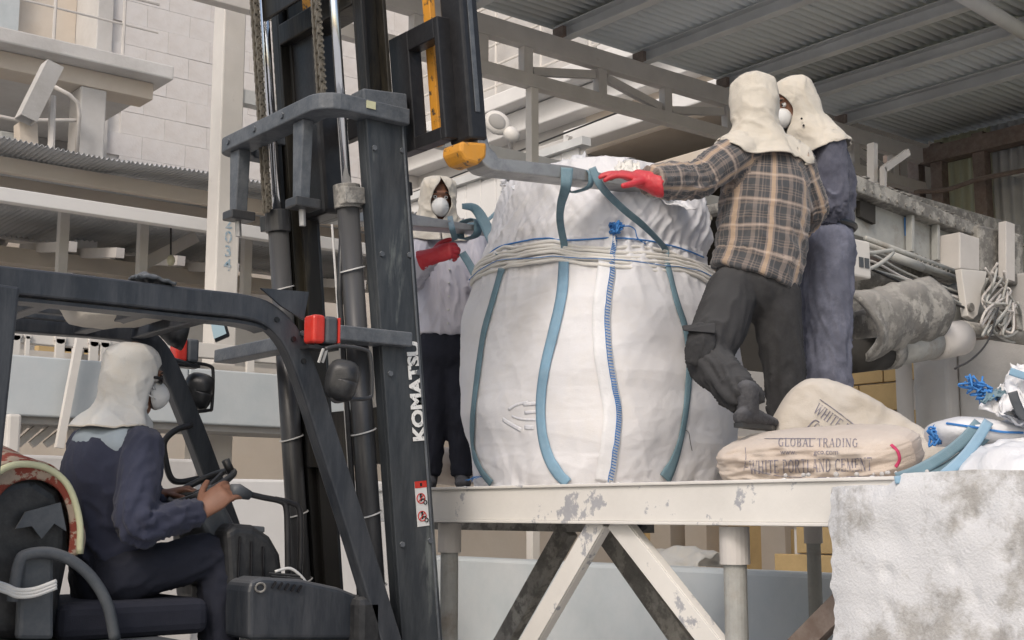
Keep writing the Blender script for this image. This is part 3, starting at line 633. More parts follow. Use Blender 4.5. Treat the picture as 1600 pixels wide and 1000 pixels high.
# ---- big concrete block, right foreground
bk = MB(); xbk = 3.4; yL = PX(1290, 880, xbk).y; zT = PX(1450, 757, xbk).z
yK = PX(1385, 760, 3.4).y; ny, nz_ = 220, 110
def fb_(u, v):
    y = lerp(-.6, yL, u); z = lerp(0, lerp(zT, ZD+.008, min(1, max(0, (yK-y)/.05+.3*noise.noise((y*20, 3, 3))))), v)
    ed = max(0, (u-.9)/.1)
    x = xbk+.008*noise.noise((y*3, z*3, 0))+.008*noise.noise((y*9, z*9, 5))+.02*max(0, noise.noise((y*7, z*7, 8))-.33)+.03*max(0, noise.noise((y*17, z*17, 3))-.36)+.03*ed**3
    rag = .02*noise.noise((0, z*5, 9))+.018*abs(noise.noise((0, z*9, 4)))+.012*noise.noise((0, z*16, 2))+.012*noise.noise((0, z*40, 2))
    if u > .86: y += rag*(u-.86)/.14
    if v > .97: x += .02*(v-.97)/.03; z += .006*noise.noise((y*5, 1, 1))+.004*noise.noise((y*19, 1, 1))
    return (x, y, z)
bk.sheet(fb_, ny, nz_)
k0 = len(bk.v)
def ft_(u, v):
    p = Vector(fb_(u, 1.0)); return (lerp(p.x, 5.0, v), p.y, p.z+.012*noise.noise((p.y*4, v*6, 3))*min(1, v*5))
bk.sheet(ft_, ny, 14)
def fl_(u, v):
    p = Vector(fb_(1.0, u)); return (lerp(p.x, 5.0, v), p.y, p.z)
bk.sheet(fl_, 70, 10)
bk.build('concrete_block', 'bigblock', label='huge rough whitish concrete block in the right foreground', cat='concrete block', smooth=True)
# ================================================================== FORKLIFT
YCF = 4.8
FL = thing('forklift', (2.2, YCF, 0), 'dark dusty forklift with raised mast and forks, driver at the wheel', 'forklift')
def sweep(path, w, d, y0, name, m, par=FL, bev=.008, wn=None):
    """rectangular section along a path given in x,z; w in the plane, y0..y0+d across"""
    P = [Vector((p[0], 0, p[1])) for p in path]; out = []
    for i, p in enumerate(P):
        t = (P[min(i+1, len(P)-1)]-P[max(i-1, 0)]).normalized(); n = Vector((-t.z, 0, t.x)); ww = w if not wn else lerp(w, wn, i/(len(P)-1))
        for (a, y) in ((-1, y0), (1, y0), (1, y0+d), (-1, y0+d)): out.append(p+n*a*ww/2+Vector((0, y, 0)))
    k = len(P); fs = [(i*4+j, (i+1)*4+j, (i+1)*4+(j+1) % 4, i*4+(j+1) % 4) for i in range(k-1) for j in range(4)]
    fs += [(0, 1, 2, 3), (k*4-1, k*4-2, k*4-3, k*4-4)]
    return MB().add(out, [tuple(reversed(f)) for f in fs]).build(name, m, par, bevel=bev)
YN, YFa = 4.3, 5.3
gp = [(-120, 425), (0, 436), (150, 452), (300, 469), (385, 479), (425, 494), (458, 530), (485, 595), (520, 705), (560, 830), (600, 960), (640, 1090)]
gpath = [(PY(a, b, YN).x, PY(a, b, YN).z) for a, b in gp]
gpath = [tuple(p) for p in cr([(a, b) for a, b in gpath], 5)]
GA = [p for p in gpath]
gpF = [(-200, 480), (-60, 498), (60, 508), (150, 515), (205, 524), (238, 547), (262, 590), (285, 645), (305, 695), (325, 750), (365, 860), (410, 985), (440, 1080)]
GF = [tuple(p) for p in cr([(PY(a, b, YFa).x, PY(a, b, YFa).z) for a, b in gpF], 5)]
for y0, nm in ((YN, 'overhead_guard'), (YFa-.07, 'overhead_guard')):
    g_ = sweep(GA if y0 < 5 else GF, 0.092 if y0 < 5 else .085, .07, y0, nm, 'fork')
    if y0 < 5: g2 = sweep([(x+.01, z-.058) for x, z in GA[:25]], .012, .1, y0-.0 if y0 > 5 else y0+.02, 'rail_lip', 'fork', par=FL, bev=0)
for x_, z_ in [GA[k] for k in (3, 9, 14, 19)]:
    MB().box(x_-.03, x_+.03, YN+.07, YFa-.07, z_-.03, z_+.02).build('roof_bar', 'fork', FL, bevel=.006)
for i in range(5):
    y_ = YN+.2+i*.16
    sweep([(x, z+.015) for x, z in GA[:20]], .02, .045, y_, 'roof_slat', 'fork', bev=.003)
# gusset between guard and mast
a_, b_, c_ = PY(408, 450, 4.28), PY(483, 456, 4.28), PY(475, 500, 4.28)
MB().prism([a_, b_, c_, PY(440, 478, 4.28)], (0, .012, 0)).build('gusset', 'fork', FL)
# rear pillars
for y0 in (YN-.005, YFa-.06):
    x1, z1_ = PY(10, 445, YN).x, PY(10, 445, YN).z; x2 = PY(-42, 860, YN).x
    sweep([(x1, z1_), (x2, 1.0)], .09, .07, y0, 'rear_pillar', 'fork', bev=.01)
# engine hood, counterweight, floor, wheels
body = MB(); body.box(-.1, 1.15, 4.25, 5.35, .35, 1.02); body.build('counterweight', 'fork', FL, bevel=.08, seg=4)
MB().box(1.1, 2.05, 4.3, 5.3, .5, 1.0).build('engine_hood', 'fork', FL, bevel=.04)
MB().box(2.0, 2.75, 4.28, 5.32, .42, .6).build('floor_pan', 'fork', FL, bevel=.02)
MB().box(2.72, 2.84, 4.3, 5.3, .5, 1.12).build('front_cowl', 'black', FL, bevel=.03)
for x_, r_, y_ in ((.45, .27, 4.2), (.45, .27, 5.2), (2.9, .34, 4.02), (2.9, .34, 5.35)):
    wh = MB(); wh.tube([(x_, y_, r_), (x_, y_+.03, r_), (x_, y_+.17, r_), (x_, y_+.2, r_)], [r_-.03, r_, r_, r_-.03], 28); wo_ = wh.build('wheel', 'black', FL, smooth=False, bevel=.004)
    MB().tube([(x_, y_-.005, r_), (x_, y_+.205, r_)], r_*.55, 20).build('rim', 'orange', wo_)
# ---- mast
TL = math.radians(5.75); XM, ZM = 3.176, 1.184           # front edge of the outer rail at that height
def MP(u, y, w_): return Vector((XM+u*math.cos(TL)-w_*math.sin(TL), y, ZM+u*math.sin(TL)+w_*math.cos(TL)))
EU = Vector((math.cos(TL), 0, math.sin(TL))); EW = Vector((-math.sin(TL), 0, math.cos(TL))); EY = Vector((0, 1, 0))
def mbox(mb, u0, u1, y0, y1, w0, w1):
    return mb.obox(MP((u0+u1)/2, (y0+y1)/2, (w0+w1)/2), EU*(u1-u0)/2, EY*(y1-y0)/2, EW*(w1-w0)/2)
YO0, YO1 = 4.41, 5.24           # outer faces
WT = 2.0                        # top of outer rail
for s_, yo in ((1, YO0), (-1, YO1)):
    r_ = MB(); mbox(r_, -.2, 0, *sorted((yo, yo+s_*.02)), -.95, WT); mbox(r_, -.2, -.175, *sorted((yo+s_*.02, yo+s_*.075)), -.95, WT); mbox(r_, -.025, 0, *sorted((yo+s_*.02, yo+s_*.075)), -.95, WT)
    r_.build('outer_rail', 'fork2', FL, bevel=.004)
    r_ = MB(); mbox(r_, -.165, -.035, *sorted((yo+s_*.085, yo+s_*.1)), -.9, 3.3); mbox(r_, -.165, -.145, *sorted((yo+s_*.03, yo+s_*.085)), -.9, 3.3); mbox(r_, -.055, -.035, *sorted((yo+s_*.03, yo+s_*.085)), -.9, 3.3)
    r_.build('inner_rail', 'fork3', FL, bevel=.004)
    r_ = MB(); mbox(r_, -.13, -.05, *sorted((yo+s_*.115, yo+s_*.135)), -.6, 3.3); r_.build('inmost_rail', 'fork3', FL, bevel=.003)
    # lift cylinder behind each rail
    yc_ = yo+s_*.115
    MB().tube([MP(-.245, yc_, -.9), MP(-.245, yc_, 1.62)], .047, 22).build('lift_cylinder', 'tube', FL, smooth=True)
    MB().tube([MP(-.245, yc_, 1.62), MP(-.245, yc_, 3.3)], .021, 18).build('cylinder_rod', 'chrome', FL, smooth=True)
    cm = MB(); cm.tube([MP(-.245, yc_, 1.56), MP(-.245, yc_, 1.66)], .058, 20); mbox(cm, -.3, -.2, *sorted((yc_-s_*.07, yc_)), 1.57, 1.64); cm.build('cylinder_collar', 'dusty' if s_ > 0 else 'tube', FL, bevel=.004)
# top of the near outer rail: welded cap
cp = MB(); mbox(cp, -.21, .01, YO0-.012, YO0+.09, WT-.02, WT+.05); cp.build('rail_cap', 'bracket', FL, bevel=.006)
cp = MB(); mbox(cp, -.21, .01, YO1-.09, YO1+.012, WT-.02, WT+.05); cp.build('rail_cap', 'bracket', FL, bevel=.006)
# hose beside near cylinder, white ties
MB().tube([MP(-.3, YO0+.14, -.8), MP(-.3, YO0+.14, 1.2), MP(-.27, YO0+.12, 1.55)], .012, 8).build('hose', 'black', FL, smooth=True)
MB().tube([MP(-.29, YO0+.17, -.2), MP(-.295, YO0+.17, 1.5)], .005, 6).build('hose', 'wire', FL)
for yy, s_ in ((YO0+.115, 1), (YO1-.115, -1)):
    for w_ in (-.3, -.02, .28, .62, 1.02, 1.3):
        n_ = 20; MB().tube([MP(-.245+.053*math.cos(2*math.pi*k/n_), yy+.053*math.sin(2*math.pi*k/n_), w_+.012*math.cos(2*math.pi*k/n_)) for k in range(n_+1)], .0035, 5).build('cable_tie', 'wire', FL)
# upper U bracket: plate with rounded plan and hanging anchors
zc_ = PX(520, 150, 2.58).z
def plan(z0, z1, pts, name, m, bev=.006):
    return MB().prism([Vector((x, y, z0)) for x, y in pts], (0, 0, z1-z0)).build(name, m, FL, bevel=bev)
def arc(cx, cy, r, a0, a1, n=6): return [(cx+r*math.cos(math.radians(lerp(a0, a1, k/n))), cy+r*math.sin(math.radians(lerp(a0, a1, k/n)))) for k in range(n+1)]
xr_ = 2.55; xi = xr_+.11
outer = [(2.98, 4.37)] + arc(xr_+.12, 4.37+.12, .12, 270, 180) + arc(xr_+.08, 5.33-.08, .08, 180, 90) + [(2.8, 5.33)]
inner = [(2.8, 5.25), (xi+.05, 5.25), (xi, 5.2), (xi, 4.52), (xi+.05, 4.47), (2.98, 4.47)]
plan(zc_-.035, zc_+.035, outer+inner, 'top_bracket', 'bracket')
lbl = MB().obox(Vector((2.78, 4.366, zc_+.01)), (.022, 0, 0), (0, .002, 0), (0, 0, .016)); lbl.build('sticker', 'piping', FL)
# hanging anchor plates
for (pa, pb, w1_, w2_) in ((5.2, 5.21, .1, .06), (4.62, 4.63, .075, .06)):
    zt_a = zc_-.036; zb_a = PX(405, 325, 2.62).z if pa > 5 else PX(522, 300, 2.62).z
    MB().prism([(xr_+.03, pa-.045, zt_a), (xr_+.03, pa+.045, zt_a), (xr_+.03, pa+.03, zb_a), (xr_+.03, pa-.03, zb_a)], (.06 if pa > 5 else .05, 0, 0)).build('anchor_plate', 'bracket', FL, bevel=.005)
    MB().box(xr_+.0, xr_+.12, pa-.055, pa+.04, zb_a-.03, zb_a+.012).build('anchor_block', 'tube', FL, bevel=.006)
    MB().tube([(xr_+.06, pa, zb_a-.03), (xr_+.065, pa, zb_a-.1)], .014, 10).build('anchor_bolt', 'forksteel', FL)
# leaf chains
def chain(yc_, x_, z0, z1, lean=.1):
    mb = MB(); n = int((z1-z0)/.026)
    for i in range(n):
        z = z0+i*.026; x = x_-lean*(z-zc_)
        for k in range(4):
            off = (k-1.5)*.0155; zz_ = z+(.013 if k % 2 else 0)
            poly = [(x+.019*math.cos(a)*(1 if abs(math.sin(a)) > .5 else .55)+(.006 if k % 2 else -.006), yc_+off*(1.15 if i % 2 else .8), zz_+.022*math.sin(a)) for a in [2*math.pi*j/8+.39 for j in range(8)]]
            mb.prism(poly, (0, .0115, 0))
        mb.tube([(x, yc_-.034, z), (x, yc_+.036, z)], .007, 6)
    return mb.build('lift_chain', 'chain', FL)
ca = PX(415, 100, 2.66).y; cb = PX(508, 60, 2.68).y; cc_ = PX(455, 100, 2.95).y
chain(ca, 2.66, PX(420, 320, 2.66).z, 4.6); chain(cb, 2.68, zc_+.03, 4.6); chain(cc_, 2.93, 2.2, 4.6)
# middle bracket
zm_ = PX(560, 510, 2.62).z
om = [(3.0, 4.36)] + arc(2.62+.05, 4.36+.05, .05, 270, 180) + [(2.62, 5.42), (2.72, 5.42)]
im = [(2.72, 4.47), (3.0, 4.47)]
plan(zm_-.03, zm_+.03, om+im, 'middle_bracket', 'bracket')
# cross members between the rails
c1 = MB(); mbox(c1, -.17, -.03, YO0+.1, YO1-.1, .48, .72); c1.build('cross_member', 'fork3', FL, bevel=.008)
c1 = MB(); mbox(c1, -.17, -.03, YO0+.1, YO1-.1, -.7, -.45); c1.build('cross_member', 'fork3', FL, bevel=.008)
zt_c = 3.02
c1 = MB(); mbox(c1, -.17, -.03, YO0+.1, YO1-.1, 2.45, 2.55); c1.build('cross_member', 'fork3', FL, bevel=.008)
yl_ = PX(470, 150, 2.95).y; yr_ = PX(528, 150, 2.95).y
c1 = MB(); mbox(c1, -.12, .02, yr_, yl_, 1.62, 2.5); c1.build('carriage_cylinder_box', 'blackm', FL, bevel=.02)
a_ = PX(480, 285, 2.95); c1 = MB(); c1.tube([a_-EY*.1, a_+EY*.06], .1, 24); c1.build('chain_wheel', 'blackm', FL, bevel=.006)
c1 = MB(); mbox(c1, -.3, -.28, PX(520, 30, 2.7).y, PX(433, 30, 2.7).y, 2.52, 3.2); c1.build('mast_tie_plate', 'fork3', FL, bevel=.006)
c1 = MB(); mbox(c1, .0, .05, YO0+.05, YO1-.05, 1.95, 2.05); mbox(c1, .0, .05, YO0+.05, YO1-.05, 1.62, 1.68); c1.build('carriage_bar', 'blackm', FL, bevel=.006)
# ---- carriage, backrest window frame, forks
YFN, YFF = 4.16, 5.36
fr = MB()
u0, u1 = .03, .075
def PM(px_, py_, u):      # photo pixel onto the mast-parallel plane at offset u
    d = ray(px_, py_); o = MP(u, 0, 0); return CAM+d*((o-CAM).dot(EU)/d.dot(EU))
def fquad(a, b, c, d, name, m, th=.05): return MB().prism([a, b, c, d], EU*th).build(name, m, FL, bevel=.005)
ol, orr = PM(618, 140, .05).y, PM(694, 100, .05).y
def mw(px_, py_): return (PM(px_, py_, .05)-MP(.05, 0, 0)).dot(EW)
wt, wb = mw(655, 42), mw(660, 232); it, ib = mw(668, 68), mw(670, 208); il, ir_ = PM(648, 140, .05).y, PM(690, 140, .05).y
for (ya_, yb_, wa, wb_) in ((ol, il, wb, wt), (ir_, orr, wb, wt), (il, ir_, it, wt), (il, ir_, wb, ib)):
    c1 = MB(); mbox(c1, .03, .1, *sorted((ya_, yb_)), wa, wb_); c1.build('backrest_frame', 'blackm', FL, bevel=.005)
c1 = MB(); mbox(c1, .03, .1, YO1-.1, YO1+.3, wb, wb+.1); mbox(c1, .03, .1, YO1+.2, YO1+.3, wb, wt); mbox(c1, .03, .1, YO1-.1, YO1+.3, wt-.1, wt); c1.build('backrest_frame', 'blackm', FL, bevel=.005)
yo_ = PM(684, 140, .14).y
c1 = MB(); mbox(c1, .13, .16, yo_-.0, yo_+.055, wb+.02, wt+.3); c1.build('orange_strut', 'orange', FL, bevel=.004)
def fork(yc_, long, name):
    hw = .062
    # shank + heel + blade profile in the mast plane (u,w)
    wB = (Vector((3.2, 0, 2.86))-MP(0, 0, 0)).dot(EW)+0.0
    L_ = long
    up_ = EU*math.cos(math.radians(-2.4))+EW*math.sin(math.radians(-2.4))
    o_ = MP(.14, yc_, wB); topz = .98; Ro, th_ = .085, .042
    outer = [o_+EW*topz, o_+EW*Ro]+[o_+EU*(Ro-Ro*math.cos(a))+EW*(Ro-Ro*math.sin(a)) for a in (.3, .6, .9, 1.2)]+[o_+EU*Ro, o_+EU*(Ro-.0)+up_*(L_-.1)+EW*.02]
    inner = [o_+EU*Ro+up_*(L_-.1)+EW*.035, o_+EU*.5+up_*.0+EW*(th_+.01), o_+EU*(Ro+.02)+EW*(th_+.014)]+[o_+EU*(Ro+.02-(Ro-.02)*.75*math.sin(a))+EW*(Ro+.03-(Ro-.04)*math.cos(a)*.75) for a in (.4, .8, 1.2)]+[o_+EU*.05+EW*.16, o_+EU*.05+EW*topz]
    pts = [p-EY*hw for p in outer+inner]
    f_ = MB().prism(pts, EY*2*hw).build('fork', 'forksteel', FL, bevel=.006)
    c_ = MB(); c_.obox(o_+EU*.0+EW*(.585), EU*.045, EY*(hw+.012), EW*.46); c_.build('shank_sleeve', 'blackm', f_, bevel=.012)
    c_ = MB(); c_.obox(o_+EU*.0+EW*(.64)-EY*(hw+.014), EU*.012, EY*.003, EW*.4); c_.build('scuffed_strip', 'bracket', f_, bevel=.002)
    for w_ in (.072, 1.08):
        h_ = MB(); h_.prism([o_+EU*(-.1)+EW*(w_-.0)-EY*hw*1.1, o_+EU*(-.07)+EW*(w_-.045)-EY*hw*1.1, o_+EU*(-.01)+EW*(w_-.055)-EY*hw*1.1, o_+EU*(.035)+EW*(w_-.02)-EY*hw*1.1, o_+EU*.045+EW*(w_+.045)-EY*hw*1.1, o_+EU*(-.09)+EW*(w_+.04)-EY*hw*1.1], EY*hw*2.2)
        h_.build('fork_hook', 'orange', f_, bevel=.014)
    return f_
fork(YFN, 1.2, 'fork'); fork(YFF, 1.12, 'fork')
# ---- brand lettering and warning label on the near rail (side face, plane facing the camera)
def rail_pt(px_, py_): p = PY(px_, py_, YO0-.002); return p
pb_, pt_b = rail_pt(656, 690), rail_pt(646, 535)
Lh = (pt_b-pb_).length
dirx = EW
vs, fs = text_mesh('KOMATSU', .1, offset=.0045, ext=.0008)
wd = max(v.x for v in vs)-min(v.x for v in vs); x0_ = min(v.x for v in vs); hgt = max(v.y for v in vs)
scx = Lh/wd; scy = .062/hgt
mb = MB(); n_ = Vector((0, -1, 0)); uyv = -EU
mb.add([rail_pt(664, 688)+EW*(v.x-x0_)*scx+uyv*(v.y)*scy+n_*(v.z+.002) for v in vs], fs)
mb.build('brand_lettering', 'white', FL)
lo = rail_pt(659, 788)
def lab(du0, du1, dw0, dw1, m, th=.001, nm='warning_label'):
    c_ = MB(); c_.obox(lo+EU*(du0+du1)/2+EW*(dw0+dw1)/2+Vector((0, -th, 0)), EU*(du1-du0)/2, Vector((0, .0008, 0)), EW*(dw1-dw0)/2); return c_.build(nm, m, FL)
lab(-.03, .03, -.09, .095, 'maskc'); lab(-.03, .03, .068, .096, 'red', .002, 'label_header')
def ringm(c, r, t, m, n=20, slash=True):
    c_ = MB(); pts = [c+EU*math.cos(2*math.pi*k/n)*r+EW*math.sin(2*math.pi*k/n)*r for k in range(n+1)]; c_.tube(pts, t, 4, caps=False)
    if slash: c_.tube([c+EU*r*.7+EW*r*.7, c-EU*r*.7-EW*r*.7], t, 4)
    return c_.build('pictogram', m, FL)
for dw in (.025, -.048):
    c0 = lo+EW*dw+Vector((0, -.003, 0))-EU*.004
    ringm(c0, .02, .0025, 'red'); ringm(c0+EU*.02-EW*.018+Vector((0, -.001, 0)), .008, .0022, 'dark', slash=False)
    c_ = MB(); c_.obox(c0+Vector((0, -.0005, 0)), EU*.004, Vector((0, .0005, 0)), EW*.012); c_.sphere(c0+EW*.016, .005, 8, 6); c_.obox(c0+EU*.012-EW*.004+Vector((0, -.0005, 0)), EU*.009, Vector((0, .0005, 0)), EW*.003); c_.build('pictogram', 'dark', FL)
lab(-.004, .006, .075, .088, 'dark', .003, 'pictogram')
# ---- lamps and mirrors
def lamp(c, sx_, mount):
    r_ = MB().box(c.x-.055, c.x+.0, c.y-.04, c.y+.04, c.z-.055, c.z+.055).build('lamp_lens', 'red', FL, bevel=.014, seg=3)
    MB().box(c.x-.0, c.x+.055, c.y-.04, c.y+.04, c.z-.053, c.z+.053).build('lamp_housing', 'greypl', FL, bevel=.012)
    MB().box(c.x-.06, c.x+.07, c.y-.02, c.y+.05, c.z-.075, c.z-.062).build('lamp_mount', 'blackm', FL)
    MB().tube([c+Vector((.06, 0, -.065)), mount], .012, 8).build('lamp_bracket', 'fork', FL)
ln = PY(501, 516, 4.25); lamp(ln, 1, PY(470, 520, 4.3))
MB().box(ln.x+.056, ln.x+.066, ln.y-.04, ln.y+.04, ln.z-.05, ln.z+.05).build('lamp_lens', 'red', FL, bevel=.004)
lf_ = PY(288, 548, 5.36); lamp(lf_, 1, PY(262, 560, 5.3))
def mirror(c, frame, ry=.1, rx=.075, y=4.2, tilt=-.2):
    a1 = (Rt*math.cos(tilt)+Zv*math.sin(tilt)); a2 = (-Rt*math.sin(tilt)+Zv*math.cos(tilt)); a3 = Hd
    mb = MB(); n, m_ = 24, 10
    def f(u, v):
        th = 2*math.pi*u; rr = min(1, v*1.0); c1, s1 = math.cos(th), math.sin(th)
        se = (abs(c1)**3.2+abs(s1)**3.2)**(-1/3.2)
        return c+a1*rx*rr*se*c1+a2*ry*rr*se*s1-a3*.05*(1-v**5)
    mb.sheet(f, n, m_); h_ = mb.build('mirror_housing', 'black', FL, smooth=True, solid=.004)
    mb = MB(); mb.sheet(lambda u, v: c+a3*.004+(a1*rx*math.cos(2*math.pi*u)+a2*ry*math.sin(2*math.pi*u))*v*.93*((abs(math.cos(2*math.pi*u))**3.2+abs(math.sin(2*math.pi*u))**3.2)**(-1/3.2)), n, 3)
    mb.build('mirror_glass', 'mirror', h_, solid=.003)
    MB().tube(cr([PY(a, b, y+.02) for a, b in frame], 5), .008, 8).build('mirror_guard', 'tube' if y < 5 else 'blackm', FL, smooth=True)
mirror(PY(534, 594, 4.2), [(508, 545), (530, 541), (568, 546), (579, 558), (581, 610), (575, 622), (545, 624), (520, 625), (515, 590)], .078, .062)
mirror(PY(309, 612, 5.4), [(270, 568), (300, 567), (328, 572), (333, 585), (331, 635), (326, 641), (300, 642), (290, 625), (282, 600)], .085, .068, 5.35)
for i in range(2): MB().tube([PY(505+i*6, 545, 4.22), PY(498+i*6, 566, 4.25)], .006, 6).build('mirror_wire', 'wire', FL)
im_ = MB(); ci = PY(340, 508, 4.75)
mq = [PY(326, 492, 4.75), PY(340, 484, 4.75), PY(350, 500, 4.75), PY(357, 524, 4.75), PY(334, 534, 4.75)]
ih = im_.prism([p+Vector((.01, .006, 0)) for p in mq], (.015, .03, 0)).build('inner_mirror', 'black', FL, bevel=.006)
cM = sum(mq, Vector())/5; MB().prism([cM+(p-cM)*.85+Vector((-.004, -.002, 0)) for p in mq], (.004, .004, 0)).build('mirror_glass', 'mirror', ih)
MB().tube([PY(345, 490, 4.77), PY(360, 470, 4.8)], .008, 8).build('mirror_stalk', 'black', FL)
wl = MB(); c_ = PY(250, 510, 5.1); wl.tube([c_, c_+Vector((.05, -.02, -.02)), c_+Vector((.1, -.03, -.03))], [.03, .06, .07], 20); wl.build('work_lamp', 'black', FL, smooth=True)
MB().box(*[v for a, b in zip(PY(225, 500, 5.1), PY(255, 480, 5.15)) for v in sorted((a, b))]).build('lamp_hanger', 'black', FL)
# grab handle, wheel, column, levers
MB().tube(cr([PY(a, b, 5.2) for a, b in ((300, 664), (275, 672), (257, 690), (258, 715), (266, 745), (280, 753), (310, 748))], 5), .014, 10).build('grab_handle', 'blackm', FL, smooth=True)
SW = PY(316, 760, 4.8); wx = Vector((math.cos(.5), 0, math.sin(.5))); 
n_ = 40; MB().tube([SW+wx*.135*math.cos(2*math.pi*k/n_)+EY*.135*math.sin(2*math.pi*k/n_) for k in range(n_+1)], .014, 10).build('steering_wheel', 'black', FL, smooth=True)
wn_ = Vector((-math.sin(.5), 0, math.cos(.5)))
for a in (.3, 2.4, 4.5): MB().tube([SW-wn_*.02, SW+wx*.132*math.cos(a)+EY*.132*math.sin(a)], .01, 8).build('wheel_spoke', 'black', FL)
MB().tube([SW-wn_*.01, SW-wn_*.05, SW+Vector((.22, 0, -.42))], [.035, .045, .07], 16).build('steering_column', 'greypl', FL, smooth=False)
k1 = SW+wx*.125*math.cos(-.5)+EY*.125*math.sin(-.5)
MB().tube([k1, k1+wn_*.06], .017, 12).build('spinner_knob', 'black', FL, smooth=True)
cvr = MB().prism([PY(a, b, 4.62) for a, b in ((318, 795), (352, 788), (378, 850), (402, 930), (352, 950), (340, 860), (312, 812))], (0, .3, 0)); cvr.build('column_cover', 'greypl', FL, bevel=.025, seg=3)
gr_ = PY(372, 769, 4.5); MB().tube([gr_+Vector((-.03, 0, .005)), gr_+Vector((.0, 0, .004)), gr_+Vector((.05, 0, -.012))], [.026, .029, .018], 14).build('lever_grip', 'greypl', FL, smooth=True)
MB().tube(cr([PY(a, b, 4.5) for a, b in ((385, 771), (410, 777), (438, 783), (447, 793), (449, 830), (450, 900))], 5), .012, 10).build('lever_tube', 'blackm', FL, smooth=True)
MB().tube(cr([PY(a, b, 4.56) for a, b in ((430, 780), (455, 786), (468, 797), (470, 840), (468, 900))], 5), .012, 10).build('lever_tube', 'blackm', FL, smooth=True)
dm = MB(); dm.prism([PY(a, b, 4.52) for a, b in ((352, 828), (368, 818), (398, 820), (425, 838), (441, 866), (446, 905), (440, 945), (360, 950))], (0, .5, 0)); dm.build('dash_cover', 'black', FL, bevel=.035, seg=4)
for k in range(3): MB().tube([PY(375+k*18, 838+k*8, 4.515), PY(372+k*20, 905+k*6, 4.515)], .004, 6).build('cover_seam', 'dark', FL)
MB().obox(PY(385, 826, 4.6), (.05, 0, -.004), (0, .06, 0), (0, 0, .012)).build('dash_panel', 'greypl', FL, bevel=.006)
cs = MB(); p_, q_ = PY(388, 905, 4.42), PY(558, 935, 4.42)
cs.prism([PY(a, b, 4.36) for a, b in ((388, 925), (392, 908), (412, 902), (470, 905), (530, 918), (560, 930), (565, 1000), (388, 1000))], (0, .5, 0)); cs.build('side_console', 'fork', FL, bevel=.02, seg=3)
for i in range(5):
    a_ = PY(428+i*10, 914+i*1.5, 4.352); MB().obox(a_, (.008, 0, .012), (0, .004, 0), (.003, 0, -.002)).build('vent_slot', 'dark', FL)
a_ = PY(407, 918, 4.352); n_ = 16; MB().tube([a_+Vector((.02*math.cos(2*math.pi*k/n_), 0, .016*math.sin(2*math.pi*k/n_))) for k in range(n_+1)], .004, 6).build('key_ring', 'dusty', FL)
for i in range(6): MB().tube([PY(420+i*3, 896+i*4, 4.4), PY(470+i*4, 900+i*5, 4.4)], .005, 6).build('cable', 'dusty' if i == 3 else 'black', FL)
MB().tube(cr([PY(a, b, 4.4) for a, b in ((430, 893), (452, 888), (468, 898), (482, 915))], 5), .006, 6).build('cable', 'wire', FL, smooth=True)
# ---- seat with camouflage cover
bx = lambda a, b, y=4.52: PY(a, b, y)
sp = [bx(-75, 1000), bx(-70, 880), bx(-45, 790), bx(5, 745), bx(55, 738), bx(96, 765), bx(112, 815), bx(112, 870), bx(100, 930), bx(90, 1000)]
MB().prism(sp, (0, .56, 0)).build('seat_back', 'black', FL, bevel=.05, seg=4)
cv = MB()
cp_ = [np.array(p) for p in cr([bx(-80, 960), bx(-72, 860), bx(-45, 785), bx(0, 733), bx(55, 728), bx(98, 755), bx(118, 810), bx(119, 865)], 6)]
def fcv(u, v):
    i = u*(len(cp_)-1); k = min(int(i), len(cp_)-2); p = Vector(cp_[k]*(1-(i-k))+cp_[k+1]*(i-k))
    p.y = 4.49+v*.62; p = p+Vector((-.05, 0, .12))*v; c_ = Vector((bx(30, 860).x, 0, bx(30, 860).z)); d_ = Vector((p.x-c_.x, 0, p.z-c_.z)).normalized()
    return p+d_*(.012+.014*noise.noise((u*9, v*5, 2)))
cv.sheet(fcv, 50, 16); cv.build('seat_cover', 'camo', FL, smooth=True, solid=.006)
fr_ = [Vector(p)+Vector((0, -.035, 0)) for p in cp_]
MB().tube([p for p in fr_], .012, 8).build('cover_piping', 'piping', FL, smooth=True)
cv = MB()
def fcv2(u, v):      # side flap folded inwards from the piping
    i = u*(len(cp_)-1); k = min(int(i), len(cp_)-2); p = Vector(cp_[k]*(1-(i-k))+cp_[k+1]*(i-k)); c_ = bx(40, 900)
    q = p.lerp(Vector((c_.x, p.y, c_.z)), v*(.17+.06*math.sin(u*7))); q.y = 4.486+.015*v+.006*noise.noise((u*12, v*3, 5)); return q
cv.sheet(fcv2, 50, 5); cv.build('cover_flap', 'camo', FL, smooth=True, solid=.004)
MB().prism([bx(40, 800, 4.48), bx(95, 785, 4.48), bx(104, 830, 4.48), bx(85, 818, 4.48), bx(65, 842, 4.48), bx(50, 822, 4.48), bx(25, 826, 4.48)], (0, .01, 0)).build('torn_flap', 'greypl', FL)
MB().prism([bx(35, 862, 4.44), bx(85, 864, 4.44), bx(85, 1000, 4.44), bx(28, 1000, 4.44)], (0, .05, 0)).build('hip_guard', 'greypl', FL, bevel=.015)
MB().tube(cr([PY(a, b, 4.42) for a, b in ((20, 940), (30, 880), (45, 866), (80, 864), (115, 878), (145, 905), (168, 945), (180, 1000))], 6), .02, 12).build('armrest', 'greypl', FL, smooth=True)
MB().box(bx(90, 960).x, 2.2, 4.5, 5.1, 1.0, 1.13).build('seat_cushion', 'navyd', FL, bevel=.04, seg=3)
for i in range(3): MB().tube(cr([PY(a, b+i*5, 4.4) for a, b in ((-20, 905), (10, 915), (28, 922), (55, 920), (88, 908))], 5), .008, 6).build('rag_tie', 'cottonw', FL, smooth=True)
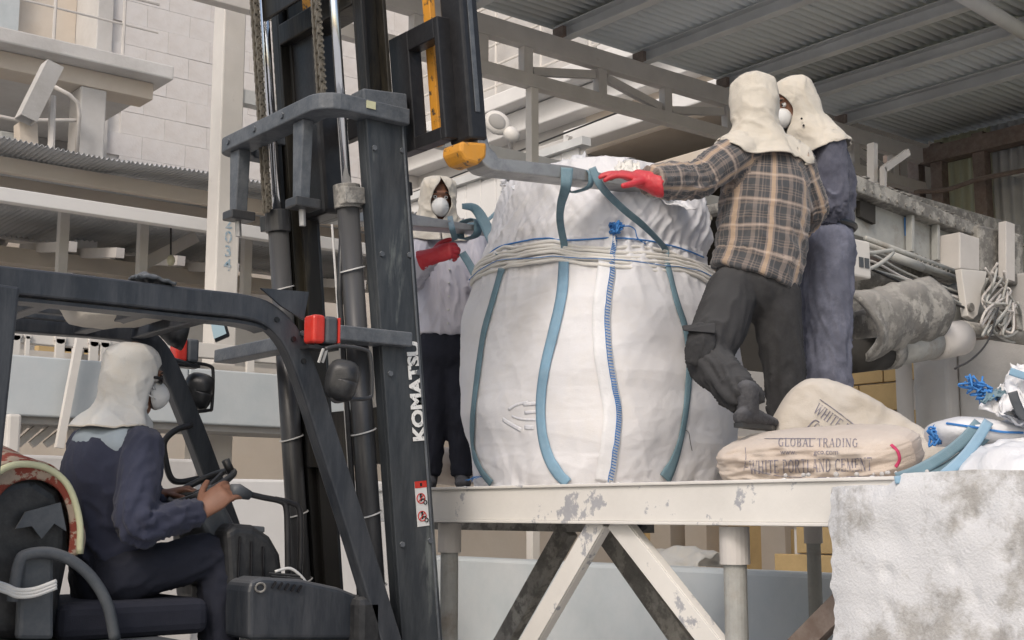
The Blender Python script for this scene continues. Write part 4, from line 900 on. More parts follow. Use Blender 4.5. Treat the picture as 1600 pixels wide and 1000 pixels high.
# rolled sheet lying under the guard, rag on the roof
rs = MB(); pa_ = [PY(a, b, 4.9) for a, b in ((96, 476), (120, 490), (170, 494), (230, 492), (285, 484))]
def frs(u, v):
    i = u*4; k = min(int(i), 3); p = pa_[k].lerp(pa_[k+1], i-k); a = 2*math.pi*v; r = .06*(.35+math.sin(math.pi*min(1, u*1.02))*.8)
    return p+Vector((0, math.cos(a)*r*2, math.sin(a)*r*.75+.01*noise.noise((u*8, v*4, 0))))
rs.sheet(frs, 24, 16); rs.build('rolled_cloth', 'cotton', label='rolled cream cloth tucked under the forklift roof', cat='cloth', smooth=True)
rg = MB(); c_ = PY(238, 444, 4.34)
rg.sheet(lambda u, v: c_+Vector(((u-.5)*.14, (v-.5)*.1, .015*math.sin(math.pi*u)*math.sin(math.pi*v)+.014*noise.noise((u*5, v*5, 7))+.012-(u-.5)*.015)), 20, 14)
rg.build('roof_rag', 'greypl', label='crumpled dark rag lying on the forklift roof', cat='rag', smooth=True, solid=.01)
# ================================================================== JUMBO BAG
DB = 6.39; BC = PD(934, 600, DB)
SIL = [(262, 893, 1000), (270, 850, 1030), (282, 805, 1070), (300, 790, 1080), (320, 780, 1098), (345, 773, 1106), (370, 765, 1108), (395, 756, 1104), (410, 750, 1103), (425, 745, 1106), (450, 737, 1122),
       (500, 724, 1143), (550, 719, 1156), (600, 720, 1160), (650, 725, 1158), (700, 732, 1150), (730, 735, 1143), (762, 738, 1134)]
def unit(th, e=2.9):
    c, s = math.cos(th), math.sin(th); r = (abs(c)**e+abs(s)**e)**(-1/e); return Vector((c*r, s*r, 0))
UN = [unit(2*math.pi*k/72) for k in range(72)]
RT = []
for py_, l_, r_ in SIL:
    z_ = PD(934, py_, DB).z; s_, c_ = .6, 0.
    for _ in range(10):
        xs = [proj(Vector((BC.x, BC.y, z_))+Rt*c_+u*s_)[0] for u in UN]; mn, mx = min(xs), max(xs)
        s_ *= (r_-l_)/(mx-mn); c_ += ((r_+l_)/2-(mn+mx)/2)/2022*DB
    RT.append((z_, s_, c_))
RT.sort(); ZBB = 1.563; RT[0] = (ZBB, RT[0][1], RT[0][2])
zs_ = [a[0] for a in RT]
ZTIE = PD(934, 405, DB).z; ZTOP = zs_[-1]
def ridged(v): return 1-2*abs(noise.noise(v))
def surf(th, z, fold=1):
    s_ = float(np.interp(z, zs_, [a[1] for a in RT])); c_ = float(np.interp(z, zs_, [a[2] for a in RT]))
    u = unit(th, 2.9); p = Vector((BC.x, BC.y, z))+Rt*c_
    d = 0
    if fold:
        cs, sn = math.cos(th), math.sin(th)
        d += .022*noise.noise((cs*1.6, sn*1.6, z*2.2))
        if z < ZTIE:
            eg = .3+.7*max(math.exp(-(ZTIE-z)/.22), math.exp(-(z-ZBB)/.18))
            d += .012*noise.noise((cs*2.2+5, sn*2.2, z*7))+.006*eg*ridged((cs*5, sn*5+3, z*5))
            g_ = math.exp(-(ZTIE-z)/.11); d += g_*(.007*math.sin(th*46+3*noise.noise((cs*3, sn*3, z*2)))+.004*math.sin(th*83+z*9))
            d += eg*(.007*max(0, ridged((th*4.2+z*3, z*1.3, 3)))**3+.006*max(0, ridged((th*2.6-z*4, z*2.2, 8)))**3-.004*max(0, ridged((th*1.5, z*7, 12)))**4+.0035*max(0, ridged((th*2.2+z*2, z*13, 31)))**5+.003*max(0, ridged((th*9-z*7, z*6, 37)))**5)
            b_ = math.exp(-(z-ZBB)/.1); d += b_*(.016*noise.noise((cs*9, sn*9, z*5))-.012)
        else:
            t = z-ZTIE; g_ = math.exp(-t/.09); d += g_*.006*math.sin(th*52+2*noise.noise((cs*4, sn*4, 1)))
            q_ = (th-3.9); d += min(1, t/.08)*(.013*max(0, ridged((th*3.3+t*5.5*math.copysign(1, math.sin(th*2)), t*1.2, 4)))**2+.012*max(0, ridged((th*5.5-t*6, t*2, 9)))**3+.016*noise.noise((cs*3, sn*3+2, z*4+3))+.006*ridged((th*11+t*14, t*4, 1)))
    n = Vector((u.x, u.y, 0)).normalized()
    return p+u*s_+n*d
BG = thing('jumbo_bag', (BC.x, BC.y, ZBB), 'huge white woven bulk bag with blue straps, hanging from the forks onto the platform', 'bag')
mb = MB(); NU, NV = 380, 230
def fbag(u, v): return surf(2*math.pi*u, lerp(ZBB, ZTOP, v))
mb.sheet(fbag, NU, NV); base_n = len(mb.v)
bag_low = mb
def fcap(u, v):
    p = surf(2*math.pi*u, ZTOP); c_ = Vector((BC.x, BC.y, ZTOP))+Rt*RT[-1][2]; q = p.lerp(c_, v)
    q.z += .05*v+.03*noise.noise((q.x*6, q.y*6, 1)); return q
mb.sheet(fcap, NU, 14)
bag_o = mb.build('bag_body', 'bag', BG, smooth=True)
bvh = BVHTree.FromPolygons([v for v in mb.v], mb.f)
def hit(px_, py_, bv=None):
    d = ray(px_, py_).normalized(); r_ = (bv or bvh).ray_cast(CAM, d)
    if r_[0] is None: return None
    n = r_[1]; n = n if n.dot(d) < 0 else -n
    return r_[0], n
def ribbon(pts, nrm, w_, name, m, parent, th=.0035, lift=.006, **k):
    mb = MB(); P = [Vector(p) for p in pts]; out = []
    for i, p in enumerate(P):
        t = (P[min(i+1, len(P)-1)]-P[max(i-1, 0)]).normalized(); s_ = t.cross(nrm[i]).normalized(); ww = w_(i/(len(P)-1)) if callable(w_) else w_
        for j in range(5):
            f = j/4-.5; out.append(p+nrm[i]*(lift*(1-.5*abs(f)))+s_*ww*f)
    n = len(P); fs = [(i*5+j, i*5+j+1, (i+1)*5+j+1, (i+1)*5+j) for i in range(n-1) for j in range(4)]
    mb.add(out, fs); return mb.build(name, m, parent, smooth=True, solid=th, **k)
def on_bag(path, n=10, bv=None):
    ps, ns = [], []
    for q in cr(path, n):
        h_ = hit(q[0], q[1], bv)
        if h_: ps.append(h_[0]); ns.append(h_[1])
    for _ in range(3):      # straps bridge the small folds
        ps = [ps[0]]+[(ps[i-1]+ps[i]*2+ps[i+1])/4 for i in range(1, len(ps)-1)]+[ps[-1]]; ns = [ns[0]]+[(ns[i-1]+ns[i]+ns[i+1]).normalized() for i in range(1, len(ns)-1)]+[ns[-1]]
    return ps, ns
# lower straps
ps, ns = on_bag([(786, 420), (772, 470), (758, 520), (749, 580), (741, 650), (741, 700), (753, 733), (770, 755)]); ribbon(ps, ns, .042, 'lift_strap', 'strap', BG, lift=.012)
ps, ns = on_bag([(883, 400), (879, 460), (866, 520), (854, 570), (847, 620), (848, 670), (857, 710), (872, 738), (888, 754)]); ribbon(ps, ns, .055, 'lift_strap', 'straplt', BG, lift=.012)  # lower part in the lighter webbing: sunlight put into the colour
ps, ns = on_bag([(1038, 402), (1055, 470), (1068, 510), (1075, 560), (1072, 620), (1063, 680), (1051, 720), (1037, 748)]); ribbon(ps, ns, lambda t: .036+.0*t if t < .75 else lerp(.036, .075, (t-.75)/.25), 'lift_strap', 'strap', BG, lift=.012)
ps, ns = on_bag([(722, 560), (726, 600), (734, 640), (741, 700)]); 
# upper straps, from the forks down to the tie
def free_strap(pts, w_, m, name='lift_strap', nrm=None, par=BG, n=8):
    P = [Vector(p) for p in cr(pts, n)]; nn = [(-Hd if nrm is None else nrm)]*len(P); return ribbon(P, nn, w_, name, m, par, lift=0)
h1 = hit(881, 383)[0]; free_strap([PY(886, 262, 4.08), PY(884, 292, 4.085), PY(877, 318, 4.2), PY(875, 345, 4.32)+Vector((0, 0, 0)), h1-Hd*.03, hit(882, 395)[0]-Hd*.01], lambda t: lerp(.055, .034, min(1, t*2)), 'strap')
h3 = hit(1036, 388)[0]; free_strap([PD(925, 262, 5.25), PD(940, 292, 5.25), PD(972, 325, 5.4), PD(1008, 355, 5.6), h3-Hd*.03, hit(1040, 402)[0]-Hd*.01], .032, 'strap')
h0 = hit(779, 398)[0]; free_strap([PY(722, 322, 5.25), PY(742, 326, 5.25), PY(757, 348, 5.2), PY(768, 375, 5.1), h0-Hd*.02], lambda t: .028+.03*math.sin(math.pi*t), 'strap')
free_strap([PY(790, 315, 5.6), PY(760, 345, 5.6), PY(728, 352, 5.5), PY(712, 365, 5.5)], .02, 'strap')
# loops around the forks
def loop(yc_, xc_, zc__, ry=.078, rz=.05, w_=.05, m='strap'):
    mb = MB(); pts = []
    for k in range(25):
        a = 2*math.pi*k/24; c, s = math.cos(a), math.sin(a); r = (abs(c)**4+abs(s)**4)**-.25
        pts.append(Vector((xc_, yc_+ry*c*r, zc__+rz*s*r)))
    out = []
    for p in pts: out += [p-Vector((w_/2, 0, 0)), p+Vector((w_/2, 0, 0))]
    mb.add(out, [(i*2, i*2+1, i*2+3, i*2+2) for i in range(24)]); return mb.build('strap_loop', m, BG, smooth=True, solid=.004)
pf1 = PY(905, 275, 4.16); loop(4.16, pf1.x, 2.915, w_=.03, rz=.042)
pf3 = PY(733, 330, 5.36); loop(5.36, pf3.x, 2.945)
# tie band: several gathered strands right round the bag
tie_t = [(700, 445), (745, 432), (765, 415), (790, 403), (830, 396), (870, 392), (910, 400), (950, 404), (1000, 406), (1045, 408), (1075, 418), (1100, 436), (1140, 450)]
def tie_z(th, off):
    p = surf(th, ZTIE, 0); px_, _ = proj(p); front = (p-BC).dot(Hd) < .25
    py_ = ip(tie_t, px_) if front else 412
    D_ = (p-CAM).dot(Hd); return PD(px_, py_+off, D_ if front else DB).z
for i, off in enumerate((-13, -7, -1, 5, 11, 17)):
    pts = []
    for k in range(181):
        th = 2*math.pi*k/180; o_ = off*(1+.5*noise.noise((math.cos(th)*2, math.sin(th)*2, i*3)))+4*noise.noise((math.cos(th)*4, math.sin(th)*4, i*.4))
        z_ = tie_z(th, o_); p = surf(th, z_, 0); n = Vector((p.x-BC.x, p.y-BC.y, 0)).normalized()
        pts.append(p+n*(.017-.0004*abs(off)+.004*noise.noise((math.cos(th)*6, math.sin(th)*6, i*2))))
    MB().tube(pts, [.0095+.004*noise.noise((k*.2, i, 0)) for k in range(181)], 8, caps=False).build('tie_fold', 'bagband', BG, smooth=True)
MB().tube([p+Vector((0, 0, -.002)) for p in [surf(2*math.pi*k/180, tie_z(2*math.pi*k/180, 8+3*math.sin(k*.2)), 0)+Vector((surf(2*math.pi*k/180, ZTIE, 0).x-BC.x, surf(2*math.pi*k/180, ZTIE, 0).y-BC.y, 0)).normalized()*.028 for k in range(181)]], .002, 5, caps=False).build('tie_thread', 'cord', BG)
# white seam band with blue blanket stitches
seam = [(959, 352), (958, 385), (956, 425), (949, 480), (950, 540), (959, 600), (966, 645), (962, 695), (953, 752)]
ps, ns = on_bag([(a-9, b) for a, b in seam], 14); ribbon(ps, ns, .085, 'seam_band', 'film', BG, lift=.007, th=.002)
ps, ns = on_bag(seam, 26)
st = MB()
acc = 0
for i in range(1, len(ps)-1):
    t = (ps[i+1]-ps[i-1]).normalized(); s_ = t.cross(ns[i]).normalized(); p = ps[i]+ns[i]*.014
    if i % 2 == 0: st.tube([p-s_*.011+t*.003, p+s_*.011-t*.003], .0024, 5)
    st.tube([ps[i]+ns[i]*.014+s_*.011, ps[i+1]+ns[i+1]*.014+s_*.011], .0016, 4)
st.build('blue_stitching', 'cord', BG)
kn = MB(); kc, kn_n = hit(961, 356); rk = random.Random(2)
for i in range(16):
    pts = [kc+kn_n*.02+Vector([rk.uniform(-.03, .03) for _ in range(3)]) for _ in range(4)]; kn.tube(cr(pts, 4), .004, 5)
kn.tube(cr([hit(964, 358)[0]+kn_n*.02, hit(978, 353)[0]+kn_n*.02, hit(990, 358)[0]+kn_n*.02, hit(995, 372)[0]+kn_n*.015, hit(1008, 381)[0]+kn_n*.01], 6), .003, 6)
kn.build('stitch_knot', 'cord', BG, smooth=True)
ps, ns = on_bag([(752, 414), (776, 389), (810, 379), (845, 373), (880, 376), (920, 375), (960, 372), (1000, 375), (1035, 381), (1070, 391), (1098, 402)], 12)
MB().tube([p+n*.006 for p, n in zip(ps, ns)], .004, 6).build('hem_cord', 'cord', BG, smooth=True)
# loose threads, faint worn print
ps, ns = on_bag([(1070, 672), (1075, 676), (1077, 690), (1080, 704)], 5); MB().tube([p+n*.006 for p, n in zip(ps, ns)], .0015, 5).build('loose_thread', 'dark', BG)
fp = mat('faint_grey_print', (.64, .65, .7), .04, 20, .6, bump=0, patch=(.74, .74, .75), pamt=.45, psc=40)
for pth, w_ in (([(786, 655), (800, 664), (815, 672)], .02), ([(795, 640), (808, 632), (826, 628)], .012), ([(818, 632), (838, 630)], .016), ([(820, 645), (838, 643)], .014), ([(800, 650), (815, 655), (838, 656)], .01), ([(820, 668), (834, 668)], .02)):
    ps, ns = on_bag(pth, 5); ribbon(ps, ns, w_, 'worn_print', fp, BG, lift=.003, th=.001)
# crumpled liner sticking up round the near fork and at the far side
def crumple(c00, c10, c11, c01, amp, seed, name, m, parent=None, n=36, fr=4, **k):
    c00, c10, c11, c01 = map(Vector, (c00, c10, c11, c01)); nn = (c10-c00).cross(c01-c00).normalized(); L_ = (c10-c00).length
    def f(u, v):
        p = (c00*(1-u)+c10*u)*(1-v)+(c01*(1-u)+c11*u)*v
        d = ridged((u*fr, v*fr, seed))*.6+noise.noise((u*fr*2.3, v*fr*2.3, seed+4))*.5+.25*ridged((u*fr*3, v*fr*3, seed+8))
        e = noise.noise((u*fr*1.5, v*fr*1.5, seed+20))
        return p+nn*amp*d+(c10-c00)/L_*amp*.7*e+Vector((0, 0, amp*.5*noise.noise((u*3, v*3, seed+30))))
    return MB().sheet(f, n, n).build(name, m, parent, smooth=True, solid=.004, **k)
crumple(PD(800, 300, 6.2), PD(905, 300, 6.0), PD(915, 244, 6.4), PD(845, 268, 6.4), .03, 1, 'liner_fold', 'film', BG)
crumple(PD(870, 292, 6.0), PD(1010, 300, 6.0), PD(975, 272, 6.5), PD(905, 250, 6.5), .03, 3, 'liner_fold', 'film', BG)
crumple(PD(975, 300, 5.9), PD(1085, 335, 5.9), PD(1010, 268, 6.5), PD(955, 262, 6.5), .03, 9, 'liner_fold', 'film', BG)
crumple(PD(792, 300, 6.4), PD(812, 310, 6.3), PD(815, 278, 6.4), PD(790, 282, 6.4), .04, 5, 'liner_fold', 'film', BG, n=14)
crumple(PD(955, 282, 5.75), PD(1000, 285, 5.75), PD(998, 258, 5.9), PD(966, 258, 5.9), .03, 12, 'liner_knot', 'bagband', BG, n=18)
ps, ns = on_bag([(738, 752), (750, 748), (765, 753), (785, 755)], 8)
for i in range(10):
    a = ps[i % len(ps)]; MB().tube([a+Vector((0, 0, .012))-Hd*.01, a+Vector((rk.uniform(-.05, .05), rk.uniform(-.03, .03), rk.uniform(-.01, .02)))-Hd*.02], .002, 4).build('frayed_thread', 'cord', BG)

# ================================================================== CEMENT SACKS
GL = {  # serif capitals: strokes (x0,y0,x1,y1,thickness); serifs added at the ends marked in S
 'W': (1.0, [(.04, 1, .3, 0, .13), (.3, 0, .5, .85, .06), (.5, .85, .72, 0, .13), (.72, 0, .96, 1, .06)], [(.04, 1), (.5, 1), (.96, 1)]),
 'H': (.8, [(.15, 0, .15, 1, .14), (.65, 0, .65, 1, .14), (.15, .5, .65, .5, .06)], [(.15, 0), (.15, 1), (.65, 0), (.65, 1)]),
 'I': (.36, [(.18, 0, .18, 1, .14)], [(.18, 0), (.18, 1)]), 'T': (.66, [(.33, 0, .33, 1, .14), (.03, .97, .63, .97, .06), (.04, .8, .04, 1, .05), (.62, .8, .62, 1, .05)], [(.33, 0)]),
 'E': (.66, [(.15, 0, .15, 1, .14), (.05, .97, .6, .97, .06), (.05, .03, .62, .03, .06), (.15, .52, .46, .52, .06), (.6, .8, .6, 1, .05), (.62, 0, .62, .24, .05), (.46, .42, .46, .62, .04)], []),
 'P': (.62, [(.15, 0, .15, 1, .14), (.05, .97, .4, .97, .06), (.15, .48, .4, .48, .06), (.4, .97, .54, .84, .1), (.54, .86, .54, .6, .13), (.54, .62, .4, .48, .1)], [(.15, 0)]),
 'O': (.8, [(.4, .98, .18, .88, .08), (.18, .88, .1, .5, .14), (.1, .5, .18, .12, .14), (.18, .12, .4, .02, .08), (.4, .02, .62, .12, .08), (.62, .12, .7, .5, .14), (.7, .5, .62, .88, .14), (.62, .88, .4, .98, .08)], []),
 'R': (.74, [(.15, 0, .15, 1, .14), (.05, .97, .4, .97, .06), (.15, .5, .4, .5, .06), (.4, .97, .54, .86, .1), (.54, .88, .54, .62, .13), (.54, .64, .4, .5, .1), (.38, .5, .64, .02, .12)], [(.15, 0), (.66, 0)]),
 'L': (.62, [(.15, 0, .15, 1, .14), (.05, .03, .56, .03, .06), (.57, 0, .57, .26, .05)], [(.15, 1)]),
 'A': (.76, [(.1, 0, .38, 1, .06), (.38, 1, .66, 0, .14), (.2, .33, .55, .33, .06)], [(.1, 0), (.66, 0)]),
 'N': (.8, [(.14, 0, .14, 1, .06), (.14, 1, .66, 0, .14), (.66, 0, .66, 1, .06)], [(.14, 0), (.66, 1), (.1, 1)]),
 'D': (.76, [(.15, 0, .15, 1, .14), (.05, .97, .4, .97, .06), (.05, .03, .4, .03, .06), (.4, .97, .6, .8, .1), (.6, .82, .64, .5, .14), (.64, .5, .6, .18, .14), (.6, .2, .4, .03, .1)], []),
 'C': (.7, [(.64, .82, .4, .98, .07), (.4, .98, .18, .84, .1), (.18, .86, .11, .5, .14), (.11, .5, .18, .14, .14), (.18, .16, .4, .02, .1), (.4, .02, .64, .2, .07), (.64, .7, .64, 1, .05)], []),
 'M': (.94, [(.13, 0, .13, 1, .06), (.13, 1, .45, .05, .13), (.45, .05, .78, 1, .06), (.78, 0, .78, 1, .14)], [(.13, 0), (.78, 0), (.1, 1), (.82, 1)]),
 'G': (.78, [(.64, .82, .4, .98, .07), (.4, .98, .18, .84, .1), (.18, .86, .11, .5, .14), (.11, .5, .18, .14, .14), (.18, .16, .4, .02, .1), (.4, .02, .64, .12, .07), (.62, .06, .62, .45, .13)], [(.62, .46)]),
 'B': (.68, [(.15, 0, .15, 1, .14), (.05, .97, .4, .97, .06), (.15, .52, .42, .52, .06), (.05, .03, .42, .03, .06), (.42, .97, .53, .76, .12), (.53, .76, .42, .52, .12), (.42, .52, .59, .28, .13), (.59, .28, .42, .03, .13)], []),
}
def serif_text(txt, h):
    """list of quads in the plane"""
    out = []; x = 0
    for ch_ in txt:
        if ch_ == ' ': x += .4; continue
        w_, st_, sf = GL[ch_]
        for (a, b, c, d, t) in st_:
            p, q = Vector((a, b)), Vector((c, d)); n = (q-p).normalized(); m_ = Vector((-n.y, n.x))*t/2; n = n*.02
            N_ = 3
            for k in range(N_):
                pa, pb = p.lerp(q, k/N_), p.lerp(q, (k+1)/N_); out.append([pa-m_, pb-m_, pb+m_, pa+m_])
        for (a, b) in sf:
            y = min(max(b, .02), .98); out.append([Vector((a-.13, y-.022)), Vector((a+.13, y-.022)), Vector((a+.13, y+.022)), Vector((a-.13, y+.022))])
        out[-len(st_)*3-len(sf):] = [[Vector(((v.x+x)*h, v.y*h)) for v in q_] for q_ in out[-len(st_)*3-len(sf):]]
        x += w_+.1
    return out, x*h
def print_on(bv, txt, pa, pb, hpx, m, parent, name='printed_lettering', bend=0, bvflip=None):
    """lettering laid on a curved surface between two points seen in the photo"""
    q_, L_ = serif_text(txt, 1.0); A, B = Vector(pa), Vector(pb); ux = (B-A); uy = Vector((ux.y, -ux.x)).normalized()*hpx
    mb = MB()
    for q in q_:
        pts = []
        for v in q:
            s = A+ux*(v.x/L_)+uy*v.y+uy.normalized()*bend*math.sin(math.pi*v.x/L_); h_ = hit(s.x, s.y, bv)
            if not h_: break
            pts.append(h_[0]+h_[1]*.0025)
        if len(pts) == 4: mb.add(pts, [(0, 1, 2, 3)])
    return mb.build(name, m, parent)
def print_line(bv, path, w_, m, parent, name='printed_line'):
    ps, ns = on_bag(path, 8, bv)
    return ribbon(ps, ns, w_, name, m, parent, lift=.003, th=.0005)
def sack(name, label, c, ax, ay, az, L_, W_, T_, m, seed, fill=1, group=None, droop=None):
    """pillow-shaped filled sack, ax along its length, az through its thickness"""
    c = Vector(c); ax, ay, az = [Vector(v).normalized() for v in (ax, ay, az)]
    root = thing(name, c-Vector((0, 0, T_/2)), label, 'sack', group)
    def f(u, v, sgn):
        x, y = 2*u-1, 2*v-1
        xx = x*(1-.12*y**4-.02*y*y); yy = y*(1-.2*x**4-.04*x*x)
        t = max(0, (1-abs(x)**7))**.5*max(0, (1-abs(y)**5))**.5
        w2 = noise.noise((x*2.2, y*2.2, seed))*.14+.06*ridged((x*4, y*3, seed+3))+.05*noise.noise((x*7, y*7, seed+6))
        corner = .03*ridged((x*9, y*9, seed+1))*(abs(x)**6+abs(y)**6)
        p = c+ax*xx*L_/2+ay*yy*W_/2+az*(sgn*t*T_/2*(1+w2)+corner*T_)
        if droop: p += droop(x, y)
        return p
    mb = MB(); mb.sheet(lambda u, v: f(u, v, 1), 64, 48); mb.sheet(lambda u, v: f(1-u, v, -1), 64, 48)
    o = mb.build('sack_body', m, root, smooth=True); return root, BVHTree.FromPolygons(mb.v, mb.f)
zs1 = ZD
# front sack: long side to the platform edge, broad face leaning outwards
c1_ = PD(1258, 712, 4.78); c1_.z = zs1+.092
mid = Vector((0, -1, 0))
s1, bv1 = sack('cement_sack', 'dusty pinkish cement sack lying along the platform edge under the boot', c1_+Vector((.06, 0, 0)), (0, -1, 0), (-.3, 0, .95), (-.95, 0, -.3), .86, .205, .30, 'sack', 3)
print_on(bv1, 'WHITE PORTLAND CEMENT', (1172, 740), (1364, 735), 20, 'ink', s1)
print_on(bv1, 'GLOBAL TRADING', (1216, 698), (1342, 699), 13, 'ink', s1)
def sans_on(bv, txt, pa, pb, hpx, m, parent):
    vs, fs = text_mesh(txt, 1.0, ext=0); L_ = max(v.x for v in vs); A, B = Vector(pa), Vector(pb); ux = B-A; uy = Vector((ux.y, -ux.x)).normalized()*hpx; out = []
    for v in vs:
        s = A+ux*(v.x/L_)+uy*v.y; h_ = hit(s.x, s.y, bv)
        if not h_: return
        out.append(h_[0]+h_[1]*.0025)
    MB().add(out, fs).build('printed_lettering', m, parent)
sans_on(bv1, 'www.', (1220, 710), (1245, 710), 11, 'ink', s1); sans_on(bv1, 'gco.com', (1272, 710), (1310, 710), 11, 'ink', s1)
print_line(bv1, [(1195, 686), (1240, 686), (1275, 686)], .004, 'ink', s1)
print_line(bv1, [(1165, 730), (1220, 744), (1300, 746), (1370, 742)], .003, 'ink', s1, 'seam_line')
print_line(bv1, [(1392, 695), (1402, 705), (1405, 718), (1399, 730)], .012, 'inkred', s1, 'printed_mark')
print_line(bv1, [(1165, 700), (1166, 715), (1163, 735)], .003, 'ink', s1, 'seam_line')
# rear sack, tipped up on its side behind the first
c2_ = PD(1330, 694, 5.25)
ang = math.radians(-30); ax2 = (Rt*math.cos(ang)+Zv*math.sin(ang)); ay2 = (-Rt*math.sin(ang)+Zv*math.cos(ang))
s2, bv2 = sack('cement_sack', 'greyish cement sack tipped up behind the long pinkish sack', c2_+Vector((0, 0, -.06)), ax2, ay2, -Hd+Zv*.25, .72, .5, .24, 'sackb', 11)
print_on(bv2, 'WHITE PORT', (1270, 644), (1345, 697), 17, 'ink', s2)
print_on(bv2, 'GLO', (1268, 670), (1290, 686), 13, 'ink', s2)
print_line(bv2, [(1281, 624), (1310, 645), (1358, 682)], .004, 'ink', s2)
print_line(bv2, [(1256, 675), (1272, 657), (1280, 660)], .005, 'ink', s2)
s3, bv3 = sack('cement_sack', 'cement sack lying flat beneath the tipped greyish sack, its right end showing', PD(1375, 742, 5.25)+Vector((0, 0, .06)), (.15, -1, .0), (1, .15, 0), (0, 0, 1), .62, .42, .15, 'sackb', 17)
s4, bv4 = sack('cement_sack', 'sack lying flat behind the pinkish sack, under the navy worker', PD(1285, 742, 5.85)+Vector((0, 0, .09)), (.3, -1, 0), (1, .3, 0), (0, 0, 1), .8, .5, .2, 'sackb', 21)
s5, bv5 = sack('cement_sack', 'pale peach sack seen between the dark trouser legs left of the bag', PD(688, 752, 7.6)+Vector((0, 0, .09)), Rt, Hd, (0, 0, 1), .7, .45, .2, 'sack', 25)

# ================================================================== EMPTY TORN BAGS ON THE BLOCK
tb1 = thing('empty_bag', PD(1540, 740, 4.2), 'flattened white bag with a blue thread line and straps, on the concrete block', 'bag')
c_ = [PD(1448, 690, 4.3), PD(1620, 700, 4.0), PD(1640, 665, 4.3), PD(1462, 655, 4.5)]
o_ = MB()
def fe(u, v):
    x, y = 2*u-1, 2*math.pi*v; p = PD(lerp(1450, 1680, u), lerp(674, 685, u), 4.25); r = .055*max(0, 1-abs(x)**6)**.5
    return p+Vector((0, 0, 1))*math.sin(y)*r*(1+.3*noise.noise((u*6, v*3, 1)))+Hd*math.cos(y)*r*3+Vector((0, 0, .02*noise.noise((u*5, 0, 2))))
o_.sheet(fe, 60, 24); o_.build('bag_body', 'film', tb1, smooth=True)
bvE = BVHTree.FromPolygons(o_.v, o_.f)
ps, ns = on_bag([(1480, 663), (1520, 668), (1560, 674), (1598, 677)], 6, bvE); MB().tube([p+n*.004 for p, n in zip(ps, ns)], .004, 5).build('blue_thread', 'cord', tb1)
kn = MB()
for i in range(14):
    b_ = PD(1462, 680, 4.2); pts = [b_+Vector([rk.uniform(-.02, .02) for _ in range(3)])*1.0+Vector((0, 0, rk.uniform(-.02, .02))) for _ in range(4)]; kn.tube(cr(pts, 4), .004, 5)
kn.build('stitch_knot', 'cord', tb1, smooth=True)
tb2 = thing('empty_bag', PD(1560, 755, 4.0), 'crumpled white bag heap on the block, lowest at the right edge', 'bag')
mb = MB(); cH = PD(1600, 752, 4.05)
def fh(u, v):
    a = 2*math.pi*u; r = 1-(1-v)**1; x = math.cos(a)*(1-v); y = math.sin(a)*(1-v)
    d = 1+.2*noise.noise((x*3, y*3, 3))
    return cH+Rt*x*.23*d+Hd*y*.3+Vector((0, 0, .115*max(0, 1-(x*x+y*y))**.6*d+.02*ridged((x*4, y*4, 6))))
mb.sheet(fh, 60, 24); mb.build('bag_body', 'film', tb2, smooth=True, solid=.003)
for (a, b, c, d, s_, m_) in (((1500, 700), (1560, 702), (1545, 740), (1500, 745), 2, 'greypl'), ((1480, 745), (1530, 745), (1520, 705), (1485, 715), 6, 'sackb')):
    crumple(*[PD(*q, 4.2) for q in (a, b, c, d)], .03, s_, 'torn_lining', m_, tb2, n=16)
MB().sphere(PD(1565, 706, 4.25), (.11, .06, .035), 16, 10, (Rt, Hd, Zv)).build('dark_inside', 'greypl', tb2, smooth=True)
tb3 = thing('empty_bag', PD(1580, 690, 4.1), 'torn white bag with dark inside and blue tangle, highest at the right edge', 'bag')
crumple(PD(1560, 655, 4.1), PD(1640, 690, 4.0), PD(1640, 578, 4.2), PD(1578, 580, 4.2), .045, 31, 'bag_body', 'film', tb3)
crumple(PD(1528, 640, 4.15), PD(1600, 675, 4.1), PD(1590, 612, 4.2), PD(1572, 598, 4.2), .03, 37, 'torn_flap', 'film', tb3, n=20)
crumple(PD(1568, 650, 4.05), PD(1630, 668, 4.0), PD(1625, 640, 4.05), PD(1588, 640, 4.05), .02, 33, 'dark_lining', 'greypl', tb3, n=14)
crumple(PD(1532, 632, 4.12), PD(1578, 622, 4.12), PD(1562, 612, 4.15), PD(1550, 615, 4.15), .02, 41, 'hem_strip', 'strap', tb3, n=14)
P_ = [PD(a, b, 4.0) for a, b in ((1582, 612), (1588, 630), (1600, 650), (1630, 660))]; ribbon(cr(P_, 6), [-Hd]*19, .03, 'strap', 'greypl', tb3, lift=0)
P_ = [PD(a, b, 4.1) for a, b in ((1578, 580), (1590, 584), (1610, 590), (1640, 596))]; ribbon(cr(P_, 6), [-Hd]*19, .025, 'hem_strip', 'straplt', tb3, lift=0)
kn = MB()
for i in range(34):
    b_ = PD(1514+i*1.1, 596+i*.8, 4.15); pts = [b_+Vector([rk.uniform(-.028, .028) for _ in range(3)]) for _ in range(4)]; kn.tube(cr(pts, 3), .0035, 5)
kn.build('blue_tangle', 'cord', tb3, smooth=True)
def wst(path, w_, m, par, D0_=3.98, D1_=4.1):
    n_ = len(path); P = [PD(a, b, lerp(D0_, D1_, i/(n_-1))) for i, (a, b) in enumerate(path)]; Q = cr(P, 7); return ribbon(Q, [-Hd+Zv*.3]*len(Q), w_, 'strap', m, par, lift=0, th=.002)
wst([(1402, 747), (1430, 737), (1470, 715), (1505, 688), (1530, 660)], .036, 'strap', tb1)
wst([(1470, 746), (1500, 720), (1525, 690), (1545, 658)], .032, 'straplt', tb1, 3.96, 4.08)
wst([(1398, 750), (1440, 747), (1480, 745), (1540, 742), (1620, 744)], .024, 'straplt', tb1, 3.95, 3.95)
